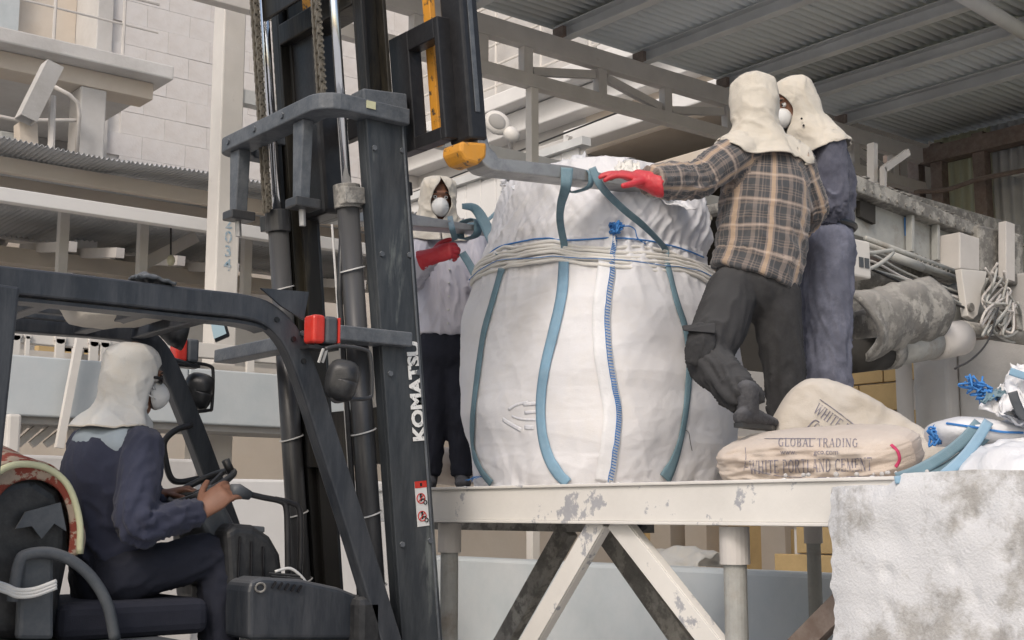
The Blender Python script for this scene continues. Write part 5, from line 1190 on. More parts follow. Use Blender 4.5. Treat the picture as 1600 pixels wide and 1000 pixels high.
wst([(1425, 748), (1470, 735), (1520, 700), (1548, 676)], .03, 'strap', tb1, 3.99, 4.12)
dl = MB(); rk2 = random.Random(9)
for i in range(26):
    p_ = PX(1000, 750, 3.6); yy = rk2.uniform(1.7, 2.9); dl.sphere((rk2.uniform(3.5, 3.8), yy, ZD+.012), (rk2.uniform(.004, .01),)*3, 7, 5)
dl.build('concrete_crumbs', 'conc', label='crumbs of loose concrete along the block top', cat='rubble', kind='stuff', smooth=False)
# ================================================================== PEOPLE
def cring(mb, pts, side, n=18, sub=4, caps=(1, 1)):
    """pts: (Vector, ra, rb[, foldweight]); returns centre/tangent/length samples"""
    arr = [(*p[0], p[1], p[2], p[3] if len(p) > 3 else .4) for p in pts]
    I = [np.array(a) for a in (cr(arr, sub) if len(arr) > 2 else [np.array(arr[0]), (np.array(arr[0])+np.array(arr[1]))/2, np.array(arr[1])])]
    c = [Vector(a[:3]) for a in I]; m = len(I); rings = []; sd = Vector(side).normalized(); smp = []; L_ = 0
    T = [(c[min(i+1, m-1)]-c[max(i-1, 0)]).normalized() for i in range(m)]
    def ring(cc, t, a, b, ra, rb):
        return [cc+a*ra*math.cos(2*math.pi*k/n)+b*rb*math.sin(2*math.pi*k/n) for k in range(n)]
    seq = []
    for i in range(m):
        t = T[i]; a = (sd-t*sd.dot(t)).normalized(); b = t.cross(a); sd = a
        if i: L_ += (c[i]-c[i-1]).length
        seq.append((c[i], t, a, b, I[i][3], I[i][4])); smp.append((c[i], t, a, b, L_, I[i][5], (I[i][3]+I[i][4])/2))
    if caps[0]:
        c0, t, a, b, ra, rb = seq[0]
        for al in (1.5, 1.15, .75, .35): rings.append(ring(c0-t*min(ra, rb)*math.sin(al), t, a, b, ra*math.cos(al), rb*math.cos(al)))
    for s_ in seq: rings.append(ring(*s_))
    if caps[1]:
        c0, t, a, b, ra, rb = seq[-1]
        for al in (.35, .75, 1.15, 1.5): rings.append(ring(c0+t*min(ra, rb)*math.sin(al), t, a, b, ra*math.cos(al), rb*math.cos(al)))
    M_ = len(rings); fs = [(i*n+k, i*n+(k+1) % n, (i+1)*n+(k+1) % n, (i+1)*n+k) for i in range(M_-1) for k in range(n)]
    fs += [tuple(range(n-1, -1, -1)), tuple((M_-1)*n+k for k in range(n))]
    mb.add([v for r in rings for v in r], fs); return smp
def flesh(name, chains, m, parent, vox=.012, smooth=3, fold=.0, kx=26, ang=1.6, lump=.0, seed=0, label=None, keepuv=False, extra=None):
    mb = MB(); S_ = []
    for ci_, ch_ in enumerate(chains):
        sm = cring(mb, ch_['p'], ch_.get('side', (1, 0, 0)), caps=ch_.get('caps', (1, 1)), sub=ch_.get('sub', 4), n=ch_.get('n', 18)); S_ += [(*s_, ci_) for s_ in sm]
    for e in (extra or []): mb.sphere(*e)
    me = bpy.data.meshes.new('t'); me.from_pydata(mb.v, [], mb.f); o = bpy.data.objects.new('t', me); C.objects.link(o)
    md = o.modifiers.new('r', 'REMESH'); md.mode = 'VOXEL'; md.voxel_size = vox; md.adaptivity = 0
    dg = bpy.context.evaluated_depsgraph_get(); dg.update(); ev = o.evaluated_get(dg); m2 = bpy.data.meshes.new_from_object(ev)
    nv = len(m2.vertices); co = np.empty(nv*3); m2.vertices.foreach_get('co', co); co = co.reshape(-1, 3)
    fs = [tuple(p.vertices) for p in m2.polygons]; ed = np.empty(len(m2.edges)*2, dtype=np.int64); m2.edges.foreach_get('vertices', ed); ed = ed.reshape(-1, 2)
    bpy.data.objects.remove(o); bpy.data.meshes.remove(me); bpy.data.meshes.remove(m2)
    deg = np.bincount(ed.ravel(), minlength=nv)[:, None].clip(1)
    def lap(c_):
        a = np.zeros_like(c_); np.add.at(a, ed[:, 0], c_[ed[:, 1]]); np.add.at(a, ed[:, 1], c_[ed[:, 0]]); return a/deg
    for _ in range(smooth): co = co*.4+lap(co)*.6; co = co+(co-lap(co))*.25
    cen = np.array([tuple(s_[0]) for s_ in S_]); rad = np.array([s_[6] for s_ in S_])
    near = np.empty(nv, dtype=int)
    for i in range(0, nv, 4000):
        d = np.linalg.norm(co[i:i+4000, None]-cen[None], axis=2)-rad[None]*.6; near[i:i+4000] = d.argmin(1)
    TT = np.array([tuple(s_[1]) for s_ in S_]); AA = np.array([tuple(s_[2]) for s_ in S_]); BB = np.array([tuple(s_[3]) for s_ in S_]); LL = np.array([s_[4] for s_ in S_]); WW = np.array([s_[5] for s_ in S_]); CI = np.array([s_[7] for s_ in S_])
    dv = co-cen[near]; s = LL[near]+(dv*TT[near]).sum(1); th = np.arctan2((dv*BB[near]).sum(1), (dv*AA[near]).sum(1)); w_ = WW[near]
    if fold or lump:
        me = bpy.data.meshes.new('t'); me.from_pydata([tuple(c_) for c_ in co], [], fs); me.update(); nr = np.empty(nv*3); me.vertices.foreach_get('normal', nr); nr = nr.reshape(-1, 3); bpy.data.meshes.remove(me)
        d = np.zeros(nv)
        for i in range(nv):
            q = (s[i]*kx+1.5*math.cos(th[i]+seed), math.cos(th[i])*ang, math.sin(th[i])*ang+seed+CI[near[i]]*7)
            q = (q[0]+2.2*math.sin(th[i]+seed*1.7), q[1], q[2]); rr_ = abs(noise.noise(q)); r = (1-rr_*2.2)**3 if rr_ < .45 else 0.0; r2 = noise.noise((co[i][0]*9, co[i][1]*9, co[i][2]*7+seed))
            d[i] = fold*w_[i]*(r*1.3+.9*noise.noise((q[0]*.45, q[1]*1.6, q[2]*1.6))-.2)+lump*r2
        d = (d*.75+lap(d[:, None])[:, 0]*.25)*1.1
        co = co+nr*d[:, None]
    mb = MB(); mb.v = [Vector(c_) for c_ in co]; mb.f = fs
    ob = mb.build(name, m, parent, smooth=True, label=label)
    if keepuv:
        R_ = np.array([[.115 if CI[k] == 0 else .07][0] for k in near])
        at = ob.data.attributes.new('weave', 'FLOAT_VECTOR', 'POINT'); at.data.foreach_set('vector', np.stack([th*R_, s, CI[near].astype(float)], 1).ravel())
    return ob
def hand(w0, d, nrm, thumb, r=1.0, curl=(.35, .4, .45, .5), L_=.185, grow=0., tcurl=.3, spread=.1):
    """palm and five fingers as chains; nrm = back of the hand, thumb = towards the thumb side"""
    w0 = Vector(w0); d = Vector(d).normalized(); nrm = Vector(nrm); nrm = (nrm-d*nrm.dot(d)).normalized(); th = Vector(thumb); th = (th-d*th.dot(d)-nrm*th.dot(nrm)).normalized()
    k = L_/.185; ch = [dict(p=[(w0-d*.02, .027*k+grow, .02*k+grow, .1), (w0+d*.02*k, .033*k+grow, .018*k+grow, .1), (w0+d*.06*k, .041*k+grow, .0165*k+grow, .1), (w0+d*.092*k, .039*k+grow, .0135*k+grow, .1)], side=th, sub=3)]
    lens = (.072, .08, .074, .058); offs = (.029, .01, -.01, -.028)
    for i in range(4):
        b = w0+d*(.088-.006*(i in (0, 3)))*k+th*offs[i]*k; dd = (d+th*spread*(1.5-i)*.5).normalized(); nn = nrm.copy(); pts = [(b-dd*.02*k, .0092*k+grow, .0092*k+grow, .1)]; a = curl[i]
        for j, f in enumerate((.44, .31, .25)):
            c_, s_ = math.cos(a*(.8, 1.1, .8)[j]), math.sin(a*(.8, 1.1, .8)[j]); dd, nn = (dd*c_-nn*s_), (nn*c_+dd*s_)
            pts.append((b, (.0094-.0007*j)*k+grow, (.0094-.0007*j)*k+grow, .1)); b = b+dd*lens[i]*f*k
        pts.append((b, .0068*k+grow, .0068*k+grow, .1)); ch.append(dict(p=pts, side=th, sub=3, n=12))
    b = w0+d*.022*k+th*.024*k-nrm*.004; dd = (d*.62+th*.7-nrm*.25).normalized(); pts = [(b-dd*.01, .013*k+grow, .013*k+grow, .1)]
    for j in range(3):
        pts.append((b+dd*.001, (.0125-.0012*j)*k+grow, (.0125-.0012*j)*k+grow, .1)); b = b+dd*(.036, .03, .024)[j]*k; dd = (dd+(d*.55-th*.25-nrm*.2)*tcurl).normalized()
    pts.append((b, .009*k+grow, .009*k+grow, .1)); ch.append(dict(p=pts, side=d, sub=3, n=12)); return ch
def head_chains(c, f, u, k=1.0):
    """c = head centre (eye level, mid skull), f forwards, u up"""
    f = Vector(f).normalized(); u = Vector(u); u = (u-f*u.dot(f)).normalized(); l = u.cross(f)
    H = lambda a, b, g_=0: c+f*a*k+u*b*k+l*g_*k
    ch = [dict(p=[(H(-.005, .115), .03*k, .04*k), (H(-.01, .09), .06*k, .078*k), (H(-.012, .045), .075*k, .097*k), (H(-.005, 0), .077*k, .096*k), (H(.01, -.045), .066*k, .08*k), (H(.03, -.085), .05*k, .056*k), (H(.045, -.11), .032*k, .035*k)], side=l),
          dict(p=[(H(.088, .01), .008*k, .01*k), (H(.1, -.015), .012*k, .013*k), (H(.11, -.035), .015*k, .014*k), (H(.095, -.045), .012*k, .01*k)], side=l, n=10),
          dict(p=[(H(.084, .03, .045), .012*k, .01*k), (H(.096, .032, .02), .012*k, .01*k), (H(.096, .032, -.02), .012*k, .01*k), (H(.084, .03, -.045), .012*k, .01*k)], side=u, n=10),
          dict(p=[(H(.088, -.07, .022), .008*k, .008*k), (H(.099, -.072, 0), .01*k, .011*k), (H(.088, -.07, -.022), .008*k, .008*k)], side=u, n=10)]
    for s_ in (-1, 1):
        ch.append(dict(p=[(H(-.005, .02, s_*.077), .008*k, .018*k), (H(-.012, -.005, s_*.083), .008*k, .02*k), (H(-.005, -.03, s_*.077), .006*k, .012*k)], side=l, n=10))
    return ch
def face_parts(parent, c, f, u, k=1.0, brow=True):
    f = Vector(f).normalized(); u = Vector(u); u = (u-f*u.dot(f)).normalized(); l = u.cross(f); H = lambda a, b, g_=0: c+f*a*k+u*b*k+l*g_*k
    for s_ in (-1, 1):
        e = MB().sphere(H(.079, .008, s_*.031), .0125*k, 12, 8).build('eye', 'maskc', parent, smooth=True)
        MB().sphere(H(.0875, .007, s_*.031), .0062*k, 10, 6).build('iris', 'dark', e, smooth=True)
        MB().tube([H(.094, .026, s_*.014), H(.1, .033, s_*.03), H(.088, .028, s_*.05)], [.004*k, .0055*k, .003*k], 8).build('eyebrow', 'hair', parent, smooth=True)
        MB().tube([H(.09, .018, s_*.016), H(.0935, .021, s_*.03), H(.085, .016, s_*.046)], [.003, .0035, .002], 6).build('eyelid', 'skin', parent, smooth=True)
def hood(parent, c, f, u, rows, m='cotton', seed=0, fold=.006, name='hood', wave=.012, over=()):
    """rows: (height, forward shift, side radius, front radius, back radius, half opening angle)"""
    f = Vector(f).normalized(); u = Vector(u); u = (u-f*u.dot(f)).normalized(); l = u.cross(f); NR = 64; NCc = 90
    tb = [np.array(r_, float) for r_ in rows]; R_ = cr(tb, NR//(len(tb)-1)+1)
    mb = MB(); n = len(R_); out = []
    for j, r_ in enumerate(R_):
        h_, fs_, sr, fr_, br_, op = r_; op = max(0.02, op); v = j/(n-1)
        for i in range(NCc+1):
            a = lerp(op, 2*math.pi-op, i/NCc); ca_, sa = math.cos(a), math.sin(a); rad = fr_ if ca_ > 0 else br_
            p = c+u*h_+f*(fs_+ca_*rad)+l*sa*sr
            nrm = (f*ca_+l*sa)
            d = fold*(noise.noise((ca_*2, sa*2, h_*9+seed))*.9+1.0*max(0, ridged((ca_*1.4+h_*8, sa*1.6, h_*9+seed)))**3+.35*max(0, ridged((ca_*2-h_*14, sa*2, h_*16+seed)))**4-.3)*min(1, v*4+.2)
            d += wave*v**3*math.sin(a*6+seed+2*noise.noise((ca_, sa, seed)))
            out.append(p+nrm*d+u*(.35*wave*v**4*noise.noise((ca_*2, sa*2, seed+9))))
    for ob_ in over:
        o_ = Vector(ob_['_o']); bv_ = BVHTree.FromPolygons([v.co+o_ for v in ob_.data.vertices], [tuple(p.vertices) for p in ob_.data.polygons])
        for k in range(len(out)):
            h_ = bv_.find_nearest(out[k])
            if h_[0] is not None and (out[k]-h_[0]).dot(h_[1]) < .012: out[k] = h_[0]+h_[1]*(.012+.004*noise.noise(out[k]*30))
    mb.add(out, [(j*(NCc+1)+i, j*(NCc+1)+i+1, (j+1)*(NCc+1)+i+1, (j+1)*(NCc+1)+i) for j in range(n-1) for i in range(NCc)])
    return mb.build(name, m, parent, smooth=True, solid=.005)
def sleeve(sh, el, wr, r, side, fw=(.5, 1.15, .8), caps=(1, 0)):
    sh, el, wr = Vector(sh), Vector(el), Vector(wr)
    return dict(p=[(sh, r[0], r[0], fw[0]), (sh.lerp(el, .5), r[1], r[1], fw[0]), (el, r[2], r[2], fw[1]), (el.lerp(wr, .5), r[3], r[3], fw[2]), (wr, r[4], r[4], fw[2])], side=side, caps=caps)
def arm_chain(sh, el, wr, side): sh, el, wr = Vector(sh), Vector(el), Vector(wr); return dict(p=[(sh, .052, .052), (sh.lerp(el, .5), .045, .045), (el, .038, .038), (el.lerp(wr, .4), .037, .034), (wr, .027, .022)], side=side)
def leg_chain(hp, kn, an, k=1.0): hp, kn, an = Vector(hp), Vector(kn), Vector(an); return dict(p=[(hp, .085*k, .09*k), (hp.lerp(kn, .5), .07*k, .075*k), (kn, .053*k, .055*k), (kn.lerp(an, .35), .05*k, .052*k), (an, .034*k, .036*k)], side=Rt)
def boot(parent, an, toe, m='boot', up=None):
    an, toe = Vector(an), Vector(toe); d = (toe-an); d.z = 0; L_ = d.length; d.normalize(); z0 = toe.z
    heel = Vector((an.x, an.y, z0))-d*.05; ch = [dict(p=[(heel+Vector((0, 0, .035)), .036, .036, .3), (heel+d*.08+Vector((0, 0, .04)), .038, .04, .3), (heel+d*.16+Vector((0, 0, .032)), .045, .03, .5), (heel+d*.24+Vector((0, 0, .026)), .04, .024, .3)], side=d.cross(Zv)),
          dict(p=[(heel+d*.05+Vector((0, 0, .04)), .04, .045, .3), (an+Vector((0, 0, .05)), .047, .05, .6)], side=d.cross(Zv))]
    b = flesh('boot', ch, m, parent, .008, 3, .004, 40)
    MB().prism([heel+Vector((0, 0, .012))+d.cross(Zv)*w_+d*l_ for l_, w_ in ((-.03, -.02), (.08, -.027), (.18, -.036), (.25, -.022), (.262, 0), (.25, .022), (.18, .036), (.08, .027), (-.03, .02))], (0, 0, -.018)).build('sole', 'black', b)
    return b
# ---------------- driver
DR = thing('person', (1.85, 4.8, 1.13), 'seated driver in navy work jacket and cream hood gripping the levers of the forklift', 'person')
Xf = Vector((1, 0, 0))
hf = Vector((math.cos(math.radians(-14)), math.sin(math.radians(-14)), -.08)).normalized(); hc = PY(209, 592, 4.76)
shR, shL = PY(222, 700, 4.6), PY(136, 700, 4.98)
elR, wrR = PY(212, 822, 4.5), PY(312, 800, 4.52); elL, wrL = PY(205, 805, 5.02), PY(258, 772, 4.93)
nk = PY(188, 672, 4.8); chs = PY(160, 745, 4.8); wst_ = PY(165, 850, 4.8); hip = PY(172, 910, 4.8)
knR, knL = PY(338, 868, 4.62), PY(345, 862, 4.98); anR, anL = PY(338, 1030, 4.6), PY(352, 1030, 5.0)
hpR, hpL = PY(185, 902, 4.68), PY(185, 902, 4.92)
hR = hand(wrR+Vector((.0, 0, .0)), (PY(352, 768, 4.5)-wrR), Vector((-.25, -.75, .62)), Vector((0, .3, 1)), curl=(.45, .6, .75, .35), L_=.225, tcurl=.3, grow=.001, spread=.18)
hL = hand(wrL, (PY(302, 762, 4.86)-wrL), Vector((-.2, .1, 1)), Vector((0, -1, .1)), curl=(.5, .6, .6, .6), L_=.19)
EYv = Vector((0, 1, 0))
flesh('body', [dict(p=[(hip, .14, .1), (wst_, .13, .09), (chs, .16, .11), (nk+Vector((0, 0, -.04)), .12, .07), (nk, .06, .06), (hc-hf*.02+Vector((0, 0, -.06)), .052, .055)], side=EYv)]
      + head_chains(hc, hf, Zv) + [arm_chain(shR, elR, wrR, EYv), arm_chain(shL, elL, wrL, EYv), leg_chain(hpR, knR, anR), leg_chain(hpL, knL, anL)] + hR + hL, 'skin', DR, .0056, 1, lump=.0)
face_parts(DR, hc, hf, Zv)
JK = flesh('jacket', [dict(p=[(PY(178, 893, 4.8), .185, .15, .6), (wst_, .175, .14, 1.3), (PY(160, 800, 4.8), .185, .15, .8), (chs, .2, .155, .35), (PY(168, 702, 4.8), .185, .125, .3), (PY(183, 676, 4.8), .11, .09, .2)], side=EYv, caps=(0, 1)),
      dict(p=[(shL, .075, .075, .3), (shL.lerp(shR, .5)+Vector((-.02, 0, .015)), .09, .07, .2), (shR, .075, .075, .3)], side=Xf),
      sleeve(shR, elR, wrR, (.082, .078, .07, .062, .05), EYv), sleeve(shL, elL, wrL, (.08, .075, .07, .06, .05), EYv)], 'navy', DR, .011, 3, fold=.012, kx=17, seed=3, lump=.006)
flesh('trousers', [dict(p=[(PY(165, 880, 4.8), .165, .13, .6), (hip, .18, .14, .6)], side=EYv), dict(p=[(hpR, .105, .1, .8), (hpR.lerp(knR, .5), .095, .09, .5), (knR, .076, .076, 1.2), (knR.lerp(anR, .4), .07, .07, .8), (anR, .06, .06, .8)], side=EYv, caps=(1, 0)),
      dict(p=[(hpL, .105, .1, .8), (hpL.lerp(knL, .5), .095, .09, .5), (knL, .076, .076, 1.2), (knL.lerp(anL, .4), .07, .07, .8), (anL, .06, .06, .8)], side=EYv, caps=(1, 0))], 'navyd', DR, .013, 3, fold=.009, kx=14, seed=5, lump=.004)
yk = flesh('shoulder_yoke', [dict(p=[(shL+Vector((0, -.1, .012)), .1, .07, .2), (shL.lerp(shR, .5)+Vector((-.035, 0, .02)), .115, .082, .2), (shR+Vector((-.02, .07, .012)), .105, .075, .2)], side=Xf)], 'patchc', DR, .011, 2, fold=.002)
hood(DR, hc, hf, Zv, [(.137, -.01, .01, .01, .01, 0), (.128, -.01, .06, .06, .07, 0), (.09, -.01, .093, .098, .108, .15), (.03, -.005, .102, .1, .115, .62), (-.04, -.01, .098, .09, .112, .72), (-.09, -.01, .092, .08, .11, .6), (-.13, -.02, .1, .09, .12, .3), (-.165, -.03, .13, .11, .145, .05), (-.205, -.04, .155, .12, .16, .03)], 'cottonw', seed=2, fold=.0055, over=(JK, yk))
mk = MB(); u_ = Zv
mk.sheet(lambda u, v: hc+hf*(.088+.05*max(0, 1-v*v)**.7)+Zv*(-.052+.058*v*math.sin(2*math.pi*u))+Zv.cross(hf)*.05*v*math.cos(2*math.pi*u)*(1+.0*v)-hf*(.03*v*v*abs(math.cos(2*math.pi*u))), 28, 10)
mk.build('dust_mask', 'maskc', DR, smooth=True, solid=.003)
lv = Zv.cross(hf)
for s_ in (-1, 1):
    for dz in (-.025, -.065): MB().tube(cr([hc+hf*.075+lv*s_*.055+Zv*(dz-.01), hc+hf*.03+lv*s_*.078+Zv*(dz+.01), hc-hf*.03+lv*s_*.082+Zv*(dz+.02)], 5), .0028, 6).build('mask_strap', 'wire', DR, smooth=True)
    MB().sphere(hc+hf*.098+lv*s_*.036+Zv*.005, (.008, .03, .019), 16, 8, (hf, lv, Zv)).build('goggle_lens', 'dark', DR, smooth=True)
    MB().tube(cr([hc+hf*.097+lv*s_*.066+Zv*.006, hc+hf*.06+lv*s_*.08+Zv*.006, hc-hf*.01+lv*s_*.084], 5), .006, 6).build('goggle_arm', 'dark', DR, smooth=True)
boot(DR, anR+Vector((0, 0, -.0)), Vector((anR.x+.2, anR.y, .62))); boot(DR, anL, Vector((anL.x+.2, anL.y, .62)))
# ---------------- man in the plaid shirt (seen from behind)
Fp = Hd; Lp = -Rt
PM_ = thing('person', PD(1200, 760, 5.6), 'man seen from behind in brown plaid shirt and charcoal cargo trousers holding the strap', 'person')
J = PD
hcp = J(1178, 165, 5.6); hfp = (Hd*.9-Rt*.05-Zv*.1).normalized(); hup = (Zv+Hd*.03).normalized()
sL, eL, wL = J(1150, 240, 5.52), J(1088, 280, 5.42), J(1012, 283, 5.2)
sR, eR, wR = J(1245, 250, 5.6), J(1268, 325, 5.7), J(1235, 375, 5.95)
hpl, knl, anl = J(1145, 455, 5.55), J(1108, 560, 5.35), J(1168, 632, 5.02)
hpr, knr, anr = J(1212, 460, 5.6), J(1226, 585, 5.6), J(1232, 735, 5.6)
hand_dir = J(918, 258, 5.18)-wL
hl_ = hand(wL, hand_dir, Vector((-.2, -.35, 1)), -Hd*.6+Vector((0, 0, -.6)), curl=(.3, .2, .15, .15), L_=.2, tcurl=.1)
flesh('body', [dict(p=[(J(1180, 460, 5.6), .15, .11), (J(1183, 400, 5.6), .13, .1), (J(1195, 300, 5.6), .165, .11), (J(1197, 240, 5.6), .14, .08), (J(1190, 215, 5.6), .058, .058), (J(1184, 190, 5.6), .052, .055)], side=Rt)]
      + head_chains(hcp, hfp, hup) + [arm_chain(sL, eL, wL, Rt), arm_chain(sR, eR, wR, Rt), leg_chain(hpl, knl, anl), leg_chain(hpr, knr, anr)] + hl_ + hand(wR, Hd-Rt*.5, Zv, -Rt), 'skin', PM_, .009, 2)
face_parts(PM_, hcp, hfp, hup)
# plaid
pm = bpy.data.materials.new('plaid_flannel'); pm.use_nodes = True; N = pm.node_tree.nodes; L = pm.node_tree.links; b = N['Principled BSDF']
at = N.new('ShaderNodeAttribute'); at.attribute_name = 'weave'; sx = N.new('ShaderNodeSeparateXYZ'); L.new(at.outputs['Vector'], sx.inputs[0])
tcn = N.new('ShaderNodeTexNoise'); tcn.inputs['Scale'].default_value = 5; tcn.inputs['Detail'].default_value = 3
def mth(op, a, b_=None):
    x = N.new('ShaderNodeMath'); x.operation = op
    for i, v in enumerate((a, b_)):
        if v is None: continue
        if isinstance(v, (int, float)): x.inputs[i].default_value = v
        else: L.new(v, x.inputs[i])
    return x.outputs[0]
def bands(coord, period, stripes, soft=True):
    ph = mth('FRACT', mth('DIVIDE', coord, period)); r = N.new('ShaderNodeValToRGB'); r.color_ramp.interpolation = 'CONSTANT'; e = r.color_ramp.elements
    e[0].position = 0; e[0].color = (0, 0, 0, 1); e[1].position = 1; e[1].color = (0, 0, 0, 1)
    for a_, b_, v in stripes:
        q = e.new(a_); q.color = (v, v, v, 1); q = e.new(b_); q.color = (0, 0, 0, 1)
    L.new(ph, r.inputs[0]); return r.outputs[0]
wob = mth('MULTIPLY', mth('SUBTRACT', tcn.outputs['Fac'], .5), .012)
cx_ = mth('ADD', mth('ADD', sx.outputs[0], wob), 5.02); cy_ = mth('ADD', mth('ADD', sx.outputs[1], wob), 5.0)
bx1 = bands(cx_, .118, [(.02, .26, .85), (.36, .4, .4), (.58, .7, .55), (.78, .82, .5), (.88, .9, .4)]); by1 = bands(cy_, .118, [(.02, .1, .6), (.13, .3, .8), (.52, .56, .6), (.62, .66, .6), (.72, .76, .4)])
bx2 = bands(cx_, .118, [(.08, .2, 1)]); by2 = bands(cy_, .118, [(.18, .26, 1)])
def mixc(fac, a, c):
    x = N.new('ShaderNodeMix'); x.data_type = 'RGBA'; L.new(fac, x.inputs[0])
    for i, v in ((6, a), (7, c)):
        if isinstance(v, tuple): x.inputs[i].default_value = (*v, 1)
        else: L.new(v, x.inputs[i])
    return x.outputs[2]
s_x = mth('MULTIPLY', bx1, .44); s_y = mth('MULTIPLY', by1, .38)
c0 = mixc(s_x, (.028, .033, .041), (.42, .33, .28)); c1 = mixc(s_y, c0, (.38, .28, .22)); c2_m = mixc(mth('MULTIPLY', bx2, .5), c1, (.5, .35, .22)); c3 = mixc(mth('MULTIPLY', by2, .3), c2_m, (.6, .5, .42))
tn = N.new('ShaderNodeTexNoise'); tn.inputs['Scale'].default_value = 7; tn.inputs['Detail'].default_value = 8; du = mth('MULTIPLY', tn.outputs['Fac'], .13); c4 = mixc(du, c3, (.45, .41, .37))
L.new(c4, b.inputs['Base Color']); b.inputs['Roughness'].default_value = .95; b.inputs['Sheen Weight'].default_value = .2
bp = N.new('ShaderNodeBump'); bp.inputs['Strength'].default_value = .35; bp.inputs['Distance'].default_value = .01; t3 = N.new('ShaderNodeTexNoise'); t3.inputs['Scale'].default_value = 40; t3.inputs['Detail'].default_value = 6; L.new(t3.outputs['Fac'], bp.inputs['Height']); L.new(bp.outputs[0], b.inputs['Normal'])
PS = flesh('plaid_shirt', [dict(p=[(J(1176, 437, 5.6), .205, .16, .6), (J(1187, 400, 5.6), .2, .15, 1.0), (J(1192, 345, 5.6), .2, .145, .8), (J(1197, 290, 5.6), .2, .14, .3), (J(1198, 245, 5.6), .165, .11, .2), (J(1193, 220, 5.58), .09, .075, .2)], side=-Rt, caps=(0, 1)),
      sleeve(sL, eL, wL+(eL-wL)*.03, (.085, .086, .078, .075, .068), Zv), sleeve(sR, eR, wR, (.078, .076, .068, .062, .052), Rt),
      dict(p=[(sL, .07, .07, .2), (J(1198, 236, 5.58), .085, .075, .2), (sR, .072, .072, .2)], side=Hd)], pm, PM_, .010, 3, fold=.011, kx=15, seed=9, lump=.004, keepuv=True)
flesh('cargo_trousers', [dict(p=[(J(1180, 415, 5.6), .17, .12, .4), (J(1180, 455, 5.6), .185, .135, .5)], side=Rt),
      dict(p=[(hpl, .115, .115, .4), (hpl.lerp(knl, .5), .115, .11, .6), (knl, .095, .09, 1.0), (knl.lerp(anl, .5), .08, .078, 1.2), (anl+(knl-anl)*.02, .068, .066, 1.3)], side=Rt, caps=(1, 0)),
      dict(p=[(hpr, .11, .115, .4), (hpr.lerp(knr, .5), .1, .1, .5), (knr, .09, .088, .9), (knr.lerp(anr, .5), .078, .078, 1.0), (anr, .066, .066, 1.2)], side=Rt, caps=(1, 0))], 'char', PM_, .011, 4, fold=.010, kx=10, seed=4, lump=.006)
pk = MB(); 
flesh('cargo_pocket', [dict(p=[(J(1098, 512, 5.28), .05, .022, .8), (J(1094, 540, 5.26), .062, .026, .8), (J(1090, 566, 5.25), .05, .018, .8)], side=Rt)], 'char', PM_, .009, 2, fold=.006, kx=40)
pkf = MB(); q = [J(1066, 508, 5.26), J(1118, 504, 5.27), J(1119, 521, 5.24), J(1068, 516, 5.23)]; pkf.prism(q, Hd*.02).build('pocket_flap', 'char', PM_, bevel=.006)
hood(PM_, hcp, hfp, hup, [(.14, -.01, .01, .01, .01, 0), (.13, -.01, .062, .06, .07, 0), (.095, -.01, .098, .1, .108, .1), (.03, -.005, .108, .105, .118, .5), (-.04, -.01, .104, .1, .114, .62), (-.09, -.01, .1, .095, .104, .4), (-.135, -.005, .115, .1, .104, .1), (-.19, -.0, .15, .12, .11, .03), (-.24, .0, .175, .14, .12, .03), (-.275, .0, .19, .15, .13, .03)], 'cotton', seed=5, fold=.008, wave=.014, over=(PS,))
MB().sphere(hcp+hfp*.09-hup*.05, (.05, .045, .05), 16, 10, (hfp, hfp.cross(hup), hup)).build('dust_mask', 'maskc', PM_, smooth=True)
gd = hand_dir.normalized()
flesh('glove', hand(wL, hand_dir, Vector((-.2, -.35, 1)), -Hd*.6+Vector((0, 0, -.6)), curl=(.28, .22, .2, .2), L_=.225, grow=.0015, tcurl=.15, spread=.12)
      + [dict(p=[(wL+gd*.045, .04, .03, .3), (wL, .043, .038, .6), (wL-gd*.05+Vector((0, 0, -.004)), .052, .048, .5), (wL-gd*.055+Vector((0, 0, -.004)), .053, .049, .2)], side=Zv, caps=(1, 0))], 'glove', PM_, .0048, 1, fold=.002, kx=50)
tz_ = J(1210, 655, 5.2); tz_.z = J(1170, 667, 5.02).z; boot(PM_, anl, tz_); boot(PM_, anr, PD(1225, 760, 5.75))
# ---------------- man in navy behind him
NM = thing('person', PD(1290, 750, 6.15), 'man in navy work shirt and dusty blue trousers leaning in behind the plaid shirt', 'person')
Fn = (-Rt*.9-Hd*.35-Zv*.3).normalized(); un = (Zv-Rt*.25).normalized(); hcn = J(1241, 165, 6.05)
Fnb = (-Rt*.8+Hd*.6).normalized(); Ln = Zv.cross(Fnb)
anN, knN, hpN = J(1292, 680, 6.0), J(1296, 530, 6.0), J(1297, 385, 6.0); anN2, knN2, hpN2 = J(1262, 680, 6.3), J(1268, 530, 6.3), J(1285, 385, 6.25)
sN, eN, wN = J(1298, 228, 5.97), J(1300, 320, 5.95), J(1235, 350, 6.05); sN2, eN2, wN2 = J(1262, 228, 6.35), J(1250, 320, 6.4), J(1225, 340, 6.3)
flesh('body', [dict(p=[(J(1290, 390, 6.12), .15, .11), (J(1292, 350, 6.12), .13, .1), (J(1285, 270, 6.15), .165, .11), (J(1278, 222, 6.15), .14, .08), (J(1262, 200, 6.1), .058, .058), (J(1250, 185, 6.07), .052, .055)], side=Ln)]
      + head_chains(hcn, Fn, un) + [arm_chain(sN, eN, wN, Rt), arm_chain(sN2, eN2, wN2, Rt), leg_chain(hpN, knN, anN), leg_chain(hpN2, knN2, anN2)] + hand(wN, -Rt, Zv, -Hd) + hand(wN2, -Rt, Zv, Hd), 'skin', NM, .009, 2)
face_parts(NM, hcn, Fn, un)
